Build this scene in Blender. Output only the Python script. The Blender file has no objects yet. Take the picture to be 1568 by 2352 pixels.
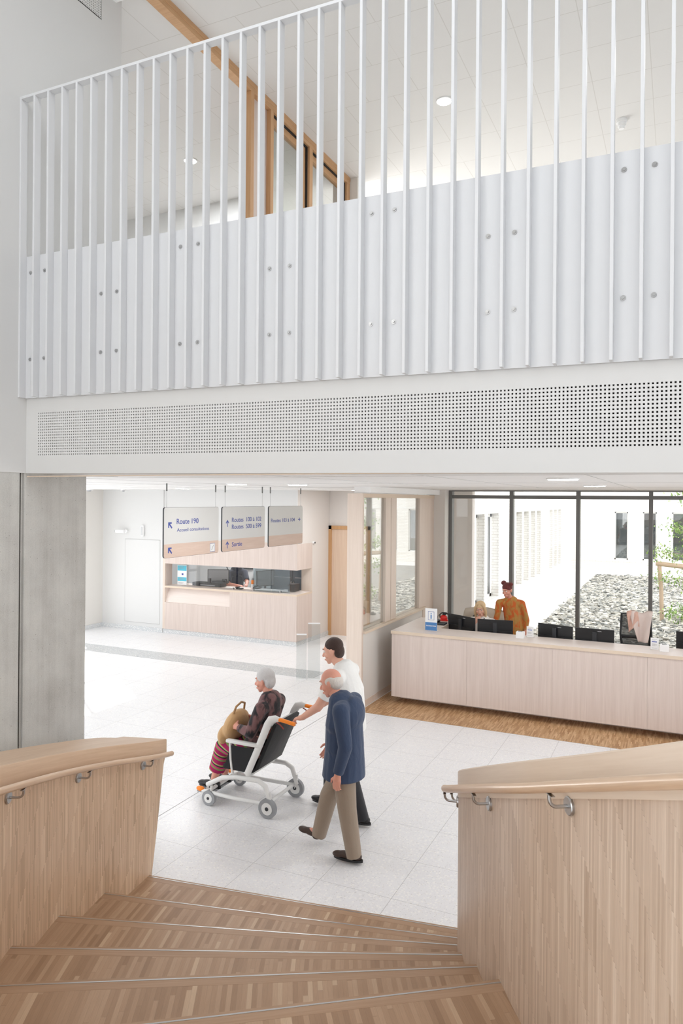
import bpy, bmesh, math, random
from mathutils import Vector, Matrix
R = math.radians
random.seed(7)
SC = bpy.context.scene
COL = SC.collection
EYE = 3.1

# ------------------------------------------------------------------ materials
def nt(name):
    m = bpy.data.materials.new(name); m.use_nodes = True
    n = m.node_tree.nodes; b = n['Principled BSDF']
    return m, n, m.node_tree.links, b
def srgb(r, g, b):
    f = lambda c: (c/255/12.92 if c/255 <= .04045 else ((c/255+.055)/1.055)**2.4)
    return (f(r), f(g), f(b), 1)
def plain(name, c, rough=.6, metal=0, spec=.5, bump=0, bscale=60):
    m, n, l, b = nt(name)
    b.inputs['Base Color'].default_value = srgb(*c)
    b.inputs['Roughness'].default_value = rough
    b.inputs['Metallic'].default_value = metal
    b.inputs['Specular IOR Level'].default_value = spec
    if bump:
        t = n.new('ShaderNodeTexCoord'); x = n.new('ShaderNodeTexNoise'); x.inputs['Scale'].default_value = bscale
        x.inputs['Detail'].default_value = 3
        u = n.new('ShaderNodeBump'); u.inputs['Strength'].default_value = bump; u.inputs['Distance'].default_value = .01
        l.new(t.outputs['Object'], x.inputs['Vector']); l.new(x.outputs['Fac'], u.inputs['Height']); l.new(u.outputs['Normal'], b.inputs['Normal'])
    return m
def mth(n, l, op, a, b=None, c=None):
    x = n.new('ShaderNodeMath'); x.operation = op
    for i, v in enumerate((a, b, c)):
        if v is None: continue
        if isinstance(v, (int, float)): x.inputs[i].default_value = v
        else: l.new(v, x.inputs[i])
    return x.outputs[0]
def ramp(n, l, fac, stops, interp='LINEAR'):
    r = n.new('ShaderNodeValToRGB'); r.color_ramp.interpolation = interp
    e = r.color_ramp.elements
    e[0].position, e[0].color = stops[0][0], srgb(*stops[0][1])
    e[1].position, e[1].color = stops[-1][0], srgb(*stops[-1][1])
    for p, c in stops[1:-1]:
        k = e.new(p); k.color = srgb(*c)
    l.new(fac, r.inputs['Fac']); return r.outputs['Color']
def mix(n, l, fac, a, b, mode='MIX'):
    x = n.new('ShaderNodeMix'); x.data_type = 'RGBA'; x.blend_type = mode
    for s, v in ((x.inputs['Factor'], fac), (x.inputs[6], a), (x.inputs[7], b)):
        if isinstance(v, (int, float)): s.default_value = v
        elif isinstance(v, tuple): s.default_value = v
        else: l.new(v, s)
    return x.outputs[2]
def uvxyz(n, l, src='UV'):
    t = n.new('ShaderNodeTexCoord'); s = n.new('ShaderNodeSeparateXYZ'); l.new(t.outputs[src], s.inputs[0])
    return t.outputs[src], s.outputs[0], s.outputs[1], s.outputs[2]
def comb(n, l, x, y, z=0):
    c = n.new('ShaderNodeCombineXYZ')
    for i, v in enumerate((x, y, z)):
        if isinstance(v, (int, float)): c.inputs[i].default_value = v
        else: l.new(v, c.inputs[i])
    return c.outputs[0]
def noise(n, l, vec, scale=1, detail=4, rough=.5, dist=0):
    x = n.new('ShaderNodeTexNoise'); x.inputs['Scale'].default_value = scale
    x.inputs['Detail'].default_value = detail; x.inputs['Roughness'].default_value = rough; x.inputs['Distortion'].default_value = dist
    l.new(vec, x.inputs['Vector']); return x.outputs['Fac']
def grain(name, c1, c2, across=160, along=2.2, swap=False, rough=.5, fine=True, c3=None):
    """straight grained veneer running along v (or u when swap)"""
    m, n, l, b = nt(name)
    _, u, v, w = uvxyz(n, l)
    if swap: u, v = v, u
    f = noise(n, l, comb(n, l, mth(n, l, 'MULTIPLY', u, across), mth(n, l, 'MULTIPLY', v, along)), 1, 3, .6)
    g = noise(n, l, comb(n, l, mth(n, l, 'MULTIPLY', u, across*.12), mth(n, l, 'MULTIPLY', v, along*.4)), 1, 2, .5)
    k = mth(n, l, 'ADD', mth(n, l, 'MULTIPLY', f, .6), mth(n, l, 'MULTIPLY', g, .4))
    st = [(.33, c1), (.67, c2)] if c3 is None else [(.3, c1), (.5, c2), (.7, c3)]
    l.new(ramp(n, l, k, st), b.inputs['Base Color'])
    b.inputs['Roughness'].default_value = rough
    return m
def strips(name, w, L, shift, cols, rough=.42, gap=.25, grainamt=.35):
    """narrow wooden strips along v, w wide and L long, each with its own tone"""
    m, n, l, b = nt(name)
    _, u, v, _w = uvxyz(n, l)
    uu = mth(n, l, 'DIVIDE', u, w); i = mth(n, l, 'FLOOR', uu)
    vv = mth(n, l, 'DIVIDE', mth(n, l, 'ADD', v, mth(n, l, 'MULTIPLY', i, shift)), L); j = mth(n, l, 'FLOOR', vv)
    wn = n.new('ShaderNodeTexWhiteNoise'); wn.noise_dimensions = '2D'
    l.new(comb(n, l, i, j), wn.inputs['Vector'])
    blk = n.new('ShaderNodeTexWhiteNoise'); blk.noise_dimensions = '2D'
    l.new(comb(n, l, mth(n, l, 'FLOOR', mth(n, l, 'DIVIDE', i, 9)), j), blk.inputs['Vector'])
    k = mth(n, l, 'ADD', mth(n, l, 'MULTIPLY', wn.outputs['Value'], .72), mth(n, l, 'MULTIPLY', blk.outputs['Value'], .28))
    base = ramp(n, l, k, cols)
    gr = noise(n, l, comb(n, l, mth(n, l, 'MULTIPLY', u, 420), mth(n, l, 'MULTIPLY', v, 14), mth(n, l, 'MULTIPLY', k, 9)), 1, 3, .6)
    gc = ramp(n, l, gr, [(.3, (205, 205, 205)), (.7, (255, 255, 255))])
    col = mix(n, l, grainamt, base, gc, 'MULTIPLY')
    fr = mth(n, l, 'FRACT', uu)
    edge = mth(n, l, 'LESS_THAN', fr, .055)
    fv = mth(n, l, 'LESS_THAN', mth(n, l, 'FRACT', vv), .006/L*.5)
    e = mth(n, l, 'MAXIMUM', edge, fv)
    col = mix(n, l, mth(n, l, 'MULTIPLY', e, gap), col, srgb(96, 70, 50))
    l.new(col, b.inputs['Base Color'])
    b.inputs['Roughness'].default_value = rough
    return m
def terrazzo(name, joints=True, tint=(236, 236, 238)):
    m, n, l, b = nt(name)
    vec, x, y, z = uvxyz(n, l, 'Object')
    col = (srgb(*tint))
    v1 = n.new('ShaderNodeTexVoronoi'); v1.inputs['Scale'].default_value = 42; l.new(vec, v1.inputs['Vector'])
    v2 = n.new('ShaderNodeTexVoronoi'); v2.inputs['Scale'].default_value = 95; l.new(vec, v2.inputs['Vector'])
    def chips(v, lo, hi):
        s = n.new('ShaderNodeSeparateColor'); l.new(v.outputs['Color'], s.inputs[0])
        a = mth(n, l, 'LESS_THAN', v.outputs['Distance'], lo)
        return mth(n, l, 'MULTIPLY', a, mth(n, l, 'GREATER_THAN', s.outputs[0], hi)), mth(n, l, 'MULTIPLY', a, mth(n, l, 'LESS_THAN', s.outputs[1], .12))
    a, dk = chips(v1, .42, .5); c, dk2 = chips(v2, .4, .5)
    big = noise(n, l, vec, 3, 3)
    o = mix(n, l, mth(n, l, 'MULTIPLY', big, .12), col, srgb(200, 198, 196))
    o = mix(n, l, mth(n, l, 'MULTIPLY', a, .75), o, srgb(246, 245, 243))
    o = mix(n, l, mth(n, l, 'MULTIPLY', c, .5), o, srgb(244, 243, 242))
    o = mix(n, l, mth(n, l, 'MULTIPLY', dk2, .35), o, srgb(165, 160, 156))
    o = mix(n, l, mth(n, l, 'MULTIPLY', dk, .14), o, srgb(160, 152, 146))
    if joints:
        def line(co, off, p, wd):
            q = mth(n, l, 'FRACT', mth(n, l, 'DIVIDE', mth(n, l, 'SUBTRACT', co, off), p))
            return mth(n, l, 'LESS_THAN', q, wd/p)
        j = mth(n, l, 'MAXIMUM', line(x, -3.252, .627, .0035), line(y, 5.252, .62, .003))
        ex = mth(n, l, 'LESS_THAN', mth(n, l, 'ABSOLUTE', mth(n, l, 'ADD', x, 4.56)), .006)
        o = mix(n, l, mth(n, l, 'MULTIPLY', j, .6), o, srgb(120, 117, 114))
        o = mix(n, l, mth(n, l, 'MULTIPLY', ex, .8), o, srgb(110, 108, 106))
    l.new(o, b.inputs['Base Color']); b.inputs['Roughness'].default_value = .28
    b.inputs['Specular IOR Level'].default_value = .4
    return m
def concrete():
    m, n, l, b = nt('concrete')
    vec, x, y, z = uvxyz(n, l, 'Object')
    a = noise(n, l, vec, 2.2, 6, .6)
    c = noise(n, l, comb(n, l, mth(n, l, 'MULTIPLY', x, 26), mth(n, l, 'MULTIPLY', y, 26), mth(n, l, 'MULTIPLY', z, .7)), 1, 3)
    f = noise(n, l, vec, 120, 3)
    k = mth(n, l, 'ADD', mth(n, l, 'ADD', mth(n, l, 'MULTIPLY', a, .55), mth(n, l, 'MULTIPLY', c, .2)), mth(n, l, 'MULTIPLY', f, .25))
    o = ramp(n, l, k, [(.34, (168, 165, 160)), (.5, (190, 189, 185)), (.68, (208, 207, 202))])
    v = n.new('ShaderNodeTexVoronoi'); v.inputs['Scale'].default_value = 26; l.new(vec, v.inputs['Vector'])
    s = n.new('ShaderNodeSeparateColor'); l.new(v.outputs['Color'], s.inputs[0])
    d = mth(n, l, 'MULTIPLY', mth(n, l, 'LESS_THAN', v.outputs['Distance'], .085), mth(n, l, 'GREATER_THAN', s.outputs[0], .45))
    o = mix(n, l, mth(n, l, 'MULTIPLY', d, .6), o, srgb(96, 92, 86))
    l.new(o, b.inputs['Base Color']); b.inputs['Roughness'].default_value = .75
    u = n.new('ShaderNodeBump'); u.inputs['Strength'].default_value = .25; u.inputs['Distance'].default_value = .004
    l.new(mth(n, l, 'SUBTRACT', f, d), u.inputs['Height']); l.new(u.outputs['Normal'], b.inputs['Normal'])
    return m
def tiles_ceiling():
    m, n, l, b = nt('ceiling_tile')
    vec, x, y, z = uvxyz(n, l, 'Object')
    def line(co, off, p, wd):
        q = mth(n, l, 'FRACT', mth(n, l, 'DIVIDE', mth(n, l, 'SUBTRACT', co, off), p))
        return mth(n, l, 'LESS_THAN', q, wd/p)
    row = mth(n, l, 'FLOOR', mth(n, l, 'DIVIDE', mth(n, l, 'SUBTRACT', y, 6.89), .617))
    odd = mth(n, l, 'MULTIPLY', mth(n, l, 'MODULO', mth(n, l, 'ADD', row, 40), 2), mth(n, l, 'LESS_THAN', x, -2.61))
    xs = mth(n, l, 'SUBTRACT', x, mth(n, l, 'MULTIPLY', odd, .291))
    j = mth(n, l, 'MAXIMUM', line(xs, -2.616, .583, .008), line(y, 6.89, .617, .008))
    f = noise(n, l, vec, 40, 3)
    o = mix(n, l, mth(n, l, 'MULTIPLY', f, .06), srgb(220, 218, 216), srgb(200, 197, 194))
    o = mix(n, l, mth(n, l, 'MULTIPLY', j, .55), o, srgb(190, 186, 180))
    l.new(o, b.inputs['Base Color']); b.inputs['Roughness'].default_value = .9
    return m
def brick_white():
    m, n, l, b = nt('white_brick')
    _, u, v, _w = uvxyz(n, l)
    t = n.new('ShaderNodeTexBrick'); l.new(comb(n, l, u, v), t.inputs['Vector'])
    t.inputs['Scale'].default_value = 1; t.inputs['Brick Width'].default_value = .24; t.inputs['Row Height'].default_value = .075
    t.inputs['Mortar Size'].default_value = .006
    t.inputs['Color1'].default_value = srgb(240, 238, 234); t.inputs['Color2'].default_value = srgb(232, 230, 225); t.inputs['Mortar'].default_value = srgb(205, 200, 192)
    l.new(t.outputs['Color'], b.inputs['Base Color']); b.inputs['Roughness'].default_value = .85
    return m
def glass(name, tint=(255, 255, 255), refl=1.0, rough=0.0, ior=1.45):
    """thin clear sheet: see-through plus a Schlick reflection that is the same from both sides"""
    m = bpy.data.materials.new(name); m.use_nodes = True
    n = m.node_tree.nodes; l = m.node_tree.links
    n.remove(n['Principled BSDF'])
    t = n.new('ShaderNodeBsdfTransparent'); t.inputs[0].default_value = srgb(*tint)
    g = n.new('ShaderNodeBsdfGlossy'); g.inputs['Roughness'].default_value = rough
    f = n.new('ShaderNodeLayerWeight'); f.inputs[0].default_value = .5
    k = mth(n, l, 'ADD', mth(n, l, 'MULTIPLY', mth(n, l, 'POWER', f.outputs['Facing'], 5), .9), .04)
    mx = n.new('ShaderNodeMixShader')
    l.new(mth(n, l, 'MINIMUM', mth(n, l, 'MULTIPLY', k, refl), .95), mx.inputs[0])
    l.new(t.outputs[0], mx.inputs[1]); l.new(g.outputs[0], mx.inputs[2])
    l.new(mx.outputs[0], n['Material Output'].inputs[0])
    return m
def emit(name, c, s):
    m, n, l, b = nt(name)
    b.inputs['Base Color'].default_value = srgb(*c)
    b.inputs['Emission Color'].default_value = srgb(*c); b.inputs['Emission Strength'].default_value = s
    return m

M = dict(
 wall=plain('white_paint', (215, 215, 214), .7, bump=.03, bscale=200),
 wall2=plain('warm_white_paint', (222, 219, 214), .7),
 beige=plain('beige_paint', (220, 214, 209), .7),
 rail=plain('white_powder_coat', (216, 217, 219), .38),
 ceil2=plain('white_ceiling_paint', (240, 240, 239), .75),
 joint=plain('pale_joint', (190, 190, 188), .8),
 ctile=tiles_ceiling(), conc=concrete(), terr=terrazzo('terrazzo'), skirt=terrazzo('terrazzo_skirting', False, (205, 208, 210)),
 felt=plain('dark_felt', (70, 68, 64), .95),
 steel=plain('brushed_steel', (190, 190, 190), .32, 1.0),
 alu=plain('aluminium_strip', (205, 205, 205), .3, 1.0),
 dgap=plain('shadow_gap', (60, 56, 52), .9),
 stripw=strips('oak_strip_cladding', .0115, .235, .0115, [(.05, (192, 161, 130)), (.4, (212, 181, 150)), (.75, (221, 191, 161)), (.97, (232, 206, 177))], rough=.4, gap=.2),
 stripr=strips('oak_strip_cladding_lit', .011, .235, .0115, [(.05, (190, 166, 144)), (.4, (206, 183, 161)), (.75, (214, 192, 171)), (.97, (226, 206, 186))], rough=.36, gap=.18),  # right wall: left wall's oak with window sheen painted in as paler colour
 stript=strips('oak_strip_tread', .023, .9, .31, [(.05, (156, 123, 95)), (.45, (176, 143, 114)), (.8, (186, 154, 125)), (.97, (208, 180, 150))], rough=.38, gap=.25),
 stripf=strips('oak_strip_floor', .016, .16, .071, [(.05, (172, 130, 90)), (.5, (198, 158, 116)), (.95, (222, 186, 146))], rough=.45, gap=.15),
 oakh=grain('oak_along', (172, 136, 102), (196, 162, 127), 130, 3, True, .4),
 oakn=grain('oak_nosing', (162, 129, 101), (179, 148, 121), 110, 3, True, .38),
 oaktop=grain('pale_oak_cap', (198, 166, 136), (216, 188, 160), 60, 2, True, .42),
 oaktop2=grain('oak_fascia_lit', (212, 192, 170), (224, 206, 186), 60, 2, True, .36),  # right coping, lightened likewise: sheen put into the colour
 oakrail=grain('oak_handrail', (196, 164, 134), (216, 188, 160), 150, 3, True, .3),
 oakframe=grain('oak_frame', (184, 140, 98), (204, 162, 120), 160, 3, False, .45),
 oakframeh=grain('oak_frame_h', (184, 140, 98), (204, 162, 120), 160, 3, True, .45),
 pale=grain('pale_veneer', (203, 187, 178), (220, 206, 198), 210, 2.0, False, .5),
 palee=plain('pale_veneer_edge', (218, 200, 180), .5),
 palet=grain('pale_veneer_top', (226, 213, 205), (234, 223, 216), 150, 2, True, .42),
 palep=grain('pale_frame', (212, 195, 181), (225, 210, 197), 160, 2, False, .45),
 doorp=grain('door_veneer', (208, 180, 156), (220, 196, 174), 160, 2, False, .5),
 doorf=grain('door_frame_oak', (186, 142, 98), (204, 160, 114), 160, 2, False, .5),
 glass=glass('clear_glass'), glassd2=glass('reflective_booth_glass', (225, 234, 238), 3), glassr=glass('partition_glass', (250, 252, 250), 3.2), glassd=glass('dim_glass', (238, 242, 243), 4), blindm=plain('window_blind', (104, 112, 114), .7),
 glassu=glass('upper_glass', (222, 230, 224), 7),
 mull=plain('grey_aluminium', (112, 112, 110), .45, .3),
 sash=plain('white_sash', (226, 226, 224), .5), gask=plain('black_gasket', (24, 24, 24), .6),
 black=plain('black_plastic', (22, 23, 26), .42), dark=plain('dark_grey_plastic', (44, 46, 50), .45), grey=plain('grey_plastic', (150, 152, 155), .5),
 white=plain('white_plastic', (236, 236, 236), .45), red=plain('red_plastic', (214, 32, 24), .4), orange=plain('orange_plastic', (250, 140, 30), .45),
 blue=plain('sign_blue', (68, 84, 158), .6), infoblue=plain('info_blue', (74, 128, 186), .5), cyan=plain('poster_cyan', (84, 190, 214), .5),
 signp=plain('sign_grey', (214, 214, 212), .35), signw=grain('sign_wood', (208, 182, 166), (220, 198, 184), 120, 3, True, .4),
 logo=plain('logo_silver', (210, 212, 214), .4), green=plain('green_plastic', (60, 170, 110), .5),
 brick=brick_white(), pave=plain('white_paving', (236, 234, 230), .85), lamp=emit('lamp_disc', (255, 252, 245), 6),
)

# ------------------------------------------------------------------ mesh builder
class MB:
    def __init__(s): s.b = bmesh.new(); s.uv = s.b.loops.layers.uv.new('UVMap')
    def _uv(s, faces):
        for f in faces:
            f.normal_update(); n = f.normal; a = (abs(n.x), abs(n.y), abs(n.z))
            for lp in f.loops:
                c = lp.vert.co
                lp[s.uv].uv = (c.x, c.y) if a[2] >= max(a[0], a[1]) else ((c.x, c.z) if a[1] >= a[0] else (c.y, c.z))
    def poly(s, pts, uvs=None, smooth=False):
        f = s.b.faces.new([s.b.verts.new(p) for p in pts]); f.smooth = smooth
        if uvs:
            for lp, u in zip(f.loops, uvs): lp[s.uv].uv = u
        else: s._uv([f])
        return f
    def box(s, x0, y0, z0, x1, y1, z1, bev=0, mat=None):
        vs = [Vector((x, y, z)) for z in (z0, z1) for y in (y0, y1) for x in (x0, x1)]
        if mat: vs = [mat @ v for v in vs]
        v = [s.b.verts.new(p) for p in vs]
        fs = [s.b.faces.new([v[i] for i in q]) for q in ((0, 2, 3, 1), (4, 5, 7, 6), (0, 1, 5, 4), (2, 6, 7, 3), (0, 4, 6, 2), (1, 3, 7, 5))]
        if bev:
            es = list({e for f in fs for e in f.edges})
            r = bmesh.ops.bevel(s.b, geom=es, offset=bev, segments=2, affect='EDGES', profile=.5)
            fs = [f for f in {f for vv in r['verts'] for f in vv.link_faces} if f.is_valid] or fs
        s._uv([f for f in fs if f.is_valid]); return s
    def tube(s, pts, r, n=12, caps=True, rs=None, side=None, sflat=1.0):
        pts = [Vector(p) for p in pts]; k = len(pts); rings = []; L = 0
        for i, p in enumerate(pts):
            t = (pts[min(i+1, k-1)] - pts[max(i-1, 0)]).normalized()
            up = Vector((0, 0, 1)) if abs(t.z) < .95 else Vector((1, 0, 0))
            if i and True:
                up = prev
                if abs(t.dot(up)) > .99: up = Vector((1, 0, 0))
            a = t.cross(up).normalized(); b = a.cross(t).normalized(); prev = b
            rr = rs[i] if rs else r
            if i: L += (p - pts[i-1]).length
            rings.append(([s.b.verts.new(p + (a*math.cos(2*math.pi*j/n)*sflat + b*math.sin(2*math.pi*j/n))*rr) for j in range(n)], L, rr))
        for (A, la, ra), (B, lb, rb) in zip(rings, rings[1:]):
            for j in range(n):
                f = s.b.faces.new((A[j], A[(j+1) % n], B[(j+1) % n], B[j])); f.smooth = True
                c = 2*math.pi*ra/n
                for lp, u in zip(f.loops, ((la, j*c), (la, (j+1)*c), (lb, (j+1)*c), (lb, j*c))): lp[s.uv].uv = u
        if caps:
            for A in (rings[0][0][::-1], rings[-1][0]): s._uv([s.b.faces.new(A)])
        return s
    def cyl(s, p0, p1, r, n=20, r1=None): return s.tube([p0, p1], r, n, rs=[r, r if r1 is None else r1])
    def prism(s, poly, z0, z1, uvf=None):
        """poly: list of (x,y) counterclockwise"""
        n = len(poly); lo = [s.b.verts.new((x, y, z0)) for x, y in poly]; hi = [s.b.verts.new((x, y, z1)) for x, y in poly]
        fs = [s.b.faces.new(hi), s.b.faces.new(lo[::-1])]
        for i in range(n): fs.append(s.b.faces.new((lo[i], lo[(i+1) % n], hi[(i+1) % n], hi[i])))
        s._uv(fs)
        if uvf:
            for f in fs[:2]:
                for lp in f.loops: lp[s.uv].uv = uvf(lp.vert.co)
        return s
    def sphere(s, c, r, sc=(1, 1, 1), seg=16, mat=None):
        mm = Matrix.Translation(c) @ (mat or Matrix()) @ Matrix.Diagonal((r*sc[0], r*sc[1], r*sc[2], 1))
        q = bmesh.ops.create_uvsphere(s.b, u_segments=seg, v_segments=max(6, seg*2//3), radius=1, matrix=mm)
        fs = {f for v in q['verts'] for f in v.link_faces}
        for f in fs: f.smooth = True
        s._uv(fs); return s
    def extrude_outline(s, pts2, depth, origin, ux, uy, un):
        """flat outline (2D, ccw seen from un) given real thickness"""
        o = Vector(origin); X = Vector(ux); Y = Vector(uy); N = Vector(un)
        a = [s.b.verts.new(o + X*p[0] + Y*p[1]) for p in pts2]; b = [s.b.verts.new(v.co + N*depth) for v in a]
        n = len(a); fs = [s.b.faces.new(b), s.b.faces.new(a[::-1])]
        for i in range(n): fs.append(s.b.faces.new((a[i], a[(i+1) % n], b[(i+1) % n], b[i])))
        s._uv(fs); return s
    def done(s, name, mat, base=(0, 0, 0), parent=None, smooth=None):
        bmesh.ops.recalc_face_normals(s.b, faces=s.b.faces)
        me = bpy.data.meshes.new(name)
        bmesh.ops.translate(s.b, verts=s.b.verts, vec=-Vector(base))
        s.b.to_mesh(me); s.b.free()
        if smooth is not None:
            me.polygons.foreach_set('use_smooth', [True]*len(me.polygons)); me.set_sharp_from_angle(angle=R(smooth))
        for mm in (mat if isinstance(mat, (list, tuple)) else [mat]): me.materials.append(mm)
        o = bpy.data.objects.new(name, me); COL.objects.link(o)
        if parent is not None: o.parent = parent
        else: o.location = base
        return o
def tag(o, label=None, cat=None, group=None, kind=None):
    if label: o['label'] = label
    if cat: o['category'] = cat
    if group: o['group'] = group
    if kind: o['kind'] = kind
    return o
class T:
    """a thing: an Empty at its base which parents its parts; geometry is given in world coordinates"""
    def __init__(s, name, base, label, cat, group=None, kind=None):
        s.base = Vector(base); s.o = bpy.data.objects.new(name, None); COL.objects.link(s.o)
        s.o.location = base; s.o.empty_display_size = .1; tag(s.o, label, cat, group, kind)
    def part(s, name, mb, mat, parent=None, smooth=None):
        return mb.done(name, mat, s.base, parent or s.o, smooth)
    def __call__(s, name, mat, *boxes, parent=None, bev=0):
        mb = MB()
        for b in boxes: mb.box(*b, bev=bev)
        return s.part(name, mb, mat, parent)
def struct(name, mat, *boxes, cat='structure', label=None):
    mb = MB()
    for b in boxes: mb.box(*b)
    return tag(mb.done(name, mat), label, None, kind='structure')
def single(name, mb, mat, base, label, cat, group=None, smooth=None):
    return tag(mb.done(name, mat, base, None, smooth), label, cat, group)
def copy_tree(o, parent=None):
    c = o.copy(); COL.objects.link(c); c.parent = parent
    for ch in [x for x in CH.get(o.name, [])]: copy_tree(ch, c)
    return c
CH = {}
def index_children():
    CH.clear()
    for o in bpy.data.objects:
        if o.parent: CH.setdefault(o.parent.name, []).append(o)
def text(body, W, H, loc, rot, mat, base, parent, name='lettering', depth=.001, bold=0):
    cu = bpy.data.curves.new('t', 'FONT'); cu.body = body; cu.extrude = depth; cu.size = 1; cu.offset = bold
    o = bpy.data.objects.new('t', cu); COL.objects.link(o)
    bpy.context.view_layer.update()
    me = bpy.data.meshes.new_from_object(o.evaluated_get(bpy.context.evaluated_depsgraph_get()))
    bpy.data.objects.remove(o); bpy.data.curves.remove(cu)
    xs = [v.co.x for v in me.vertices]; ys = [v.co.y for v in me.vertices]
    x0, x1, y1 = min(xs), max(xs), max(ys)
    capy = .729
    me.transform(Matrix.Translation((-x0, 0, 0))); me.transform(Matrix.Diagonal((W/(x1-x0), H/capy, 1, 1)))
    me.transform(Matrix.Translation(Vector(loc)-Vector(base)) @ rot)
    me.materials.clear(); me.materials.append(mat); me.name = name
    ob = bpy.data.objects.new(name, me); COL.objects.link(ob); ob.parent = parent
    return ob
FX = Matrix.Rotation(R(90), 4, 'Z') @ Matrix.Rotation(R(90), 4, 'X')   # lettering facing +x
FY = Matrix.Rotation(R(90), 4, 'X')                                    # lettering facing -y

# ------------------------------------------------------------------ camera
cd = bpy.data.cameras.new('camera'); cam = bpy.data.objects.new('camera', cd); COL.objects.link(cam)
cd.sensor_fit = 'AUTO'; cd.sensor_width = 36; cd.lens = 1656/2352*36; cd.shift_y = -29/2352; cd.clip_start = .05; cd.clip_end = 300
TH = .0077; YAW = R(25)
Xc = Vector((math.cos(YAW), math.sin(YAW), 0)); Fc = Vector((-math.sin(YAW), math.cos(YAW), 0)); Zc = Vector((0, 0, 1))
rx = Xc*math.cos(TH) + Zc*math.sin(TH); ry = Zc*math.cos(TH) - Xc*math.sin(TH); rz = -Fc
cam.matrix_world = Matrix(((rx.x, ry.x, rz.x, 0), (rx.y, ry.y, rz.y, 0), (rx.z, ry.z, rz.z, EYE), (0, 0, 0, 1)))
SC.camera = cam
WORLD, LOWP, UPP, SUNP, EXPO, SKY0, SKY1 = 1.6, 14, 10, 8, .79, .8, 2.7
# ================================================================== SETTING
TILT = -.0075
def zt(x): return TILT*(x+2.3)
LX = -4.555                        # left wall plane
struct('floor', M['terr'], (-14, -2, -.2, -4.2, 15.4, 0), (-4.2, -2, -.2, 7, 9.66, 0))
struct('floor', M['stripf'], (-4.2, 9.66, -.2, 7, 13.5, 0))
struct('trim_1', M['alu'], (-4.2, 9.653, -.01, 7, 9.66, .0015))
# left wall above the stair (cut around the perforated panel) and its end behind the balustrade
struct('wall_left', M['wall'], (LX-.25, -1.2, 3.285, LX, 5.02, 7.24), (LX-.25, 4.775, 7.24, LX, 5.02, 7.72), (LX-.25, -1.2, 7.24, LX, 3.4, 7.72),
       (LX-.25, 3.4, 7.24, LX-.03, 4.775, 7.72), (LX-.25, 3.4, 7.62, LX, 4.775, 7.72))
# concrete below
struct('wall_concrete', M['conc'], (LX-.35, -1.2, 0, LX-.004, 3.955, 3.285))
struct('column_concrete', M['conc'], (LX-.35, 4.0, 0, LX-.004, 4.64, 3.285))
struct('trim_2', M['conc'], (LX-.3, 3.955, 0, LX-.022, 4.0, 3.285)); struct('trim_2', M['dgap'], (LX-.03, 3.972, 0, LX-.02, 3.98, 3.285))
def perf_grid(x0, nx, z0, nz, p, h, place, thick=.012):
    """real square holes in a board; place(u, w, d) -> world"""
    b = MB()
    us = [x0]; ws = [z0]
    for i in range(nx): us += [x0+p*i+(p-h)/2, x0+p*i+(p+h)/2]
    us.append(x0+p*nx)
    for i in range(nz): ws += [z0+p*i+(p-h)/2, z0+p*i+(p+h)/2]
    ws.append(z0+p*nz)
    g = [[b.b.verts.new(place(u, w, 0)) for u in us] for w in ws]
    fs = []
    for j in range(len(ws)-1):
        for i in range(len(us)-1):
            if i % 2 == 1 and j % 2 == 1: continue
            fs.append(b.b.faces.new((g[j][i], g[j][i+1], g[j+1][i+1], g[j+1][i])))
    gb = [[b.b.verts.new(place(u, w, thick)) for u in us] for w in ws]
    for j in range(len(ws)-1):
        for i in range(len(us)-1):
            if i % 2 == 1 and j % 2 == 1:
                a = [(j, i), (j, i+1), (j+1, i+1), (j+1, i)]
                for k in range(4):
                    (p1, q1), (p2, q2) = a[k], a[(k+1) % 4]
                    fs.append(b.b.faces.new((g[p1][q1], g[p2][q2], gb[p2][q2], gb[p1][q1])))
    b._uv(fs)
    return b
# beam over the hall: board with the perforated field, and soffit
BX1 = 2.2; nx = 250; p = .021
hx0, hz0 = -4.435, 3.397
b = MB()
z0, z1 = 3.266, 3.85
bm_o = tag(None or bpy.data.objects.new('beam', None), None) if False else None
def beam_piece(name, mat, *bx):
    m = MB()
    for q in bx: m.box(*q)
    for v in m.b.verts: v.co.z += zt(v.co.x)
    return tag(m.done(name, mat), None, None, kind='structure')
xe = hx0+p*nx; ze = hz0+p*16
beam_piece('beam', M['wall'], (LX, 4.01, z0, hx0, 4.05, 3.9), (xe, 4.01, z0, 7, 4.05, 3.9), (hx0, 4.01, z0, xe, 4.05, hz0), (hx0, 4.01, ze, xe, 4.05, 3.9),
           (LX, 4.05, z0, 7, 4.3, hz0-.06), (LX, 4.16, hz0-.06, 7, 4.3, 3.9))
pf = perf_grid(hx0, nx, hz0, 16, p, .0098, lambda u, w, d: (u, 4.01+d, w+zt(u)))
tag(pf.done('perforated_panel', M['wall']), kind='structure')
mb = MB(); mb.box(hx0, 4.07, hz0-.02, xe, 4.075, ze+.02)
for v in mb.b.verts: v.co.z += zt(v.co.x)
tag(mb.done('felt_lining', M['felt']), kind='structure')
struct('trim_3', M['palee'], (LX, 4.02, 3.255, 7, 4.032, 3.262))
pf = perf_grid(3.72, 50, 7.25, 17, p, .0098, lambda u, w, d: (LX-d, u, w))
tag(pf.done('perforated_panel', M['wall']), kind='structure')
struct('felt_lining', M['felt'], (LX-.028, 3.7, 7.24, LX-.022, 4.775, 7.62))
struct('wall_left_2', M['wall'], (LX-.012, 3.4, 7.24, LX, 3.72, 7.62))
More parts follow.
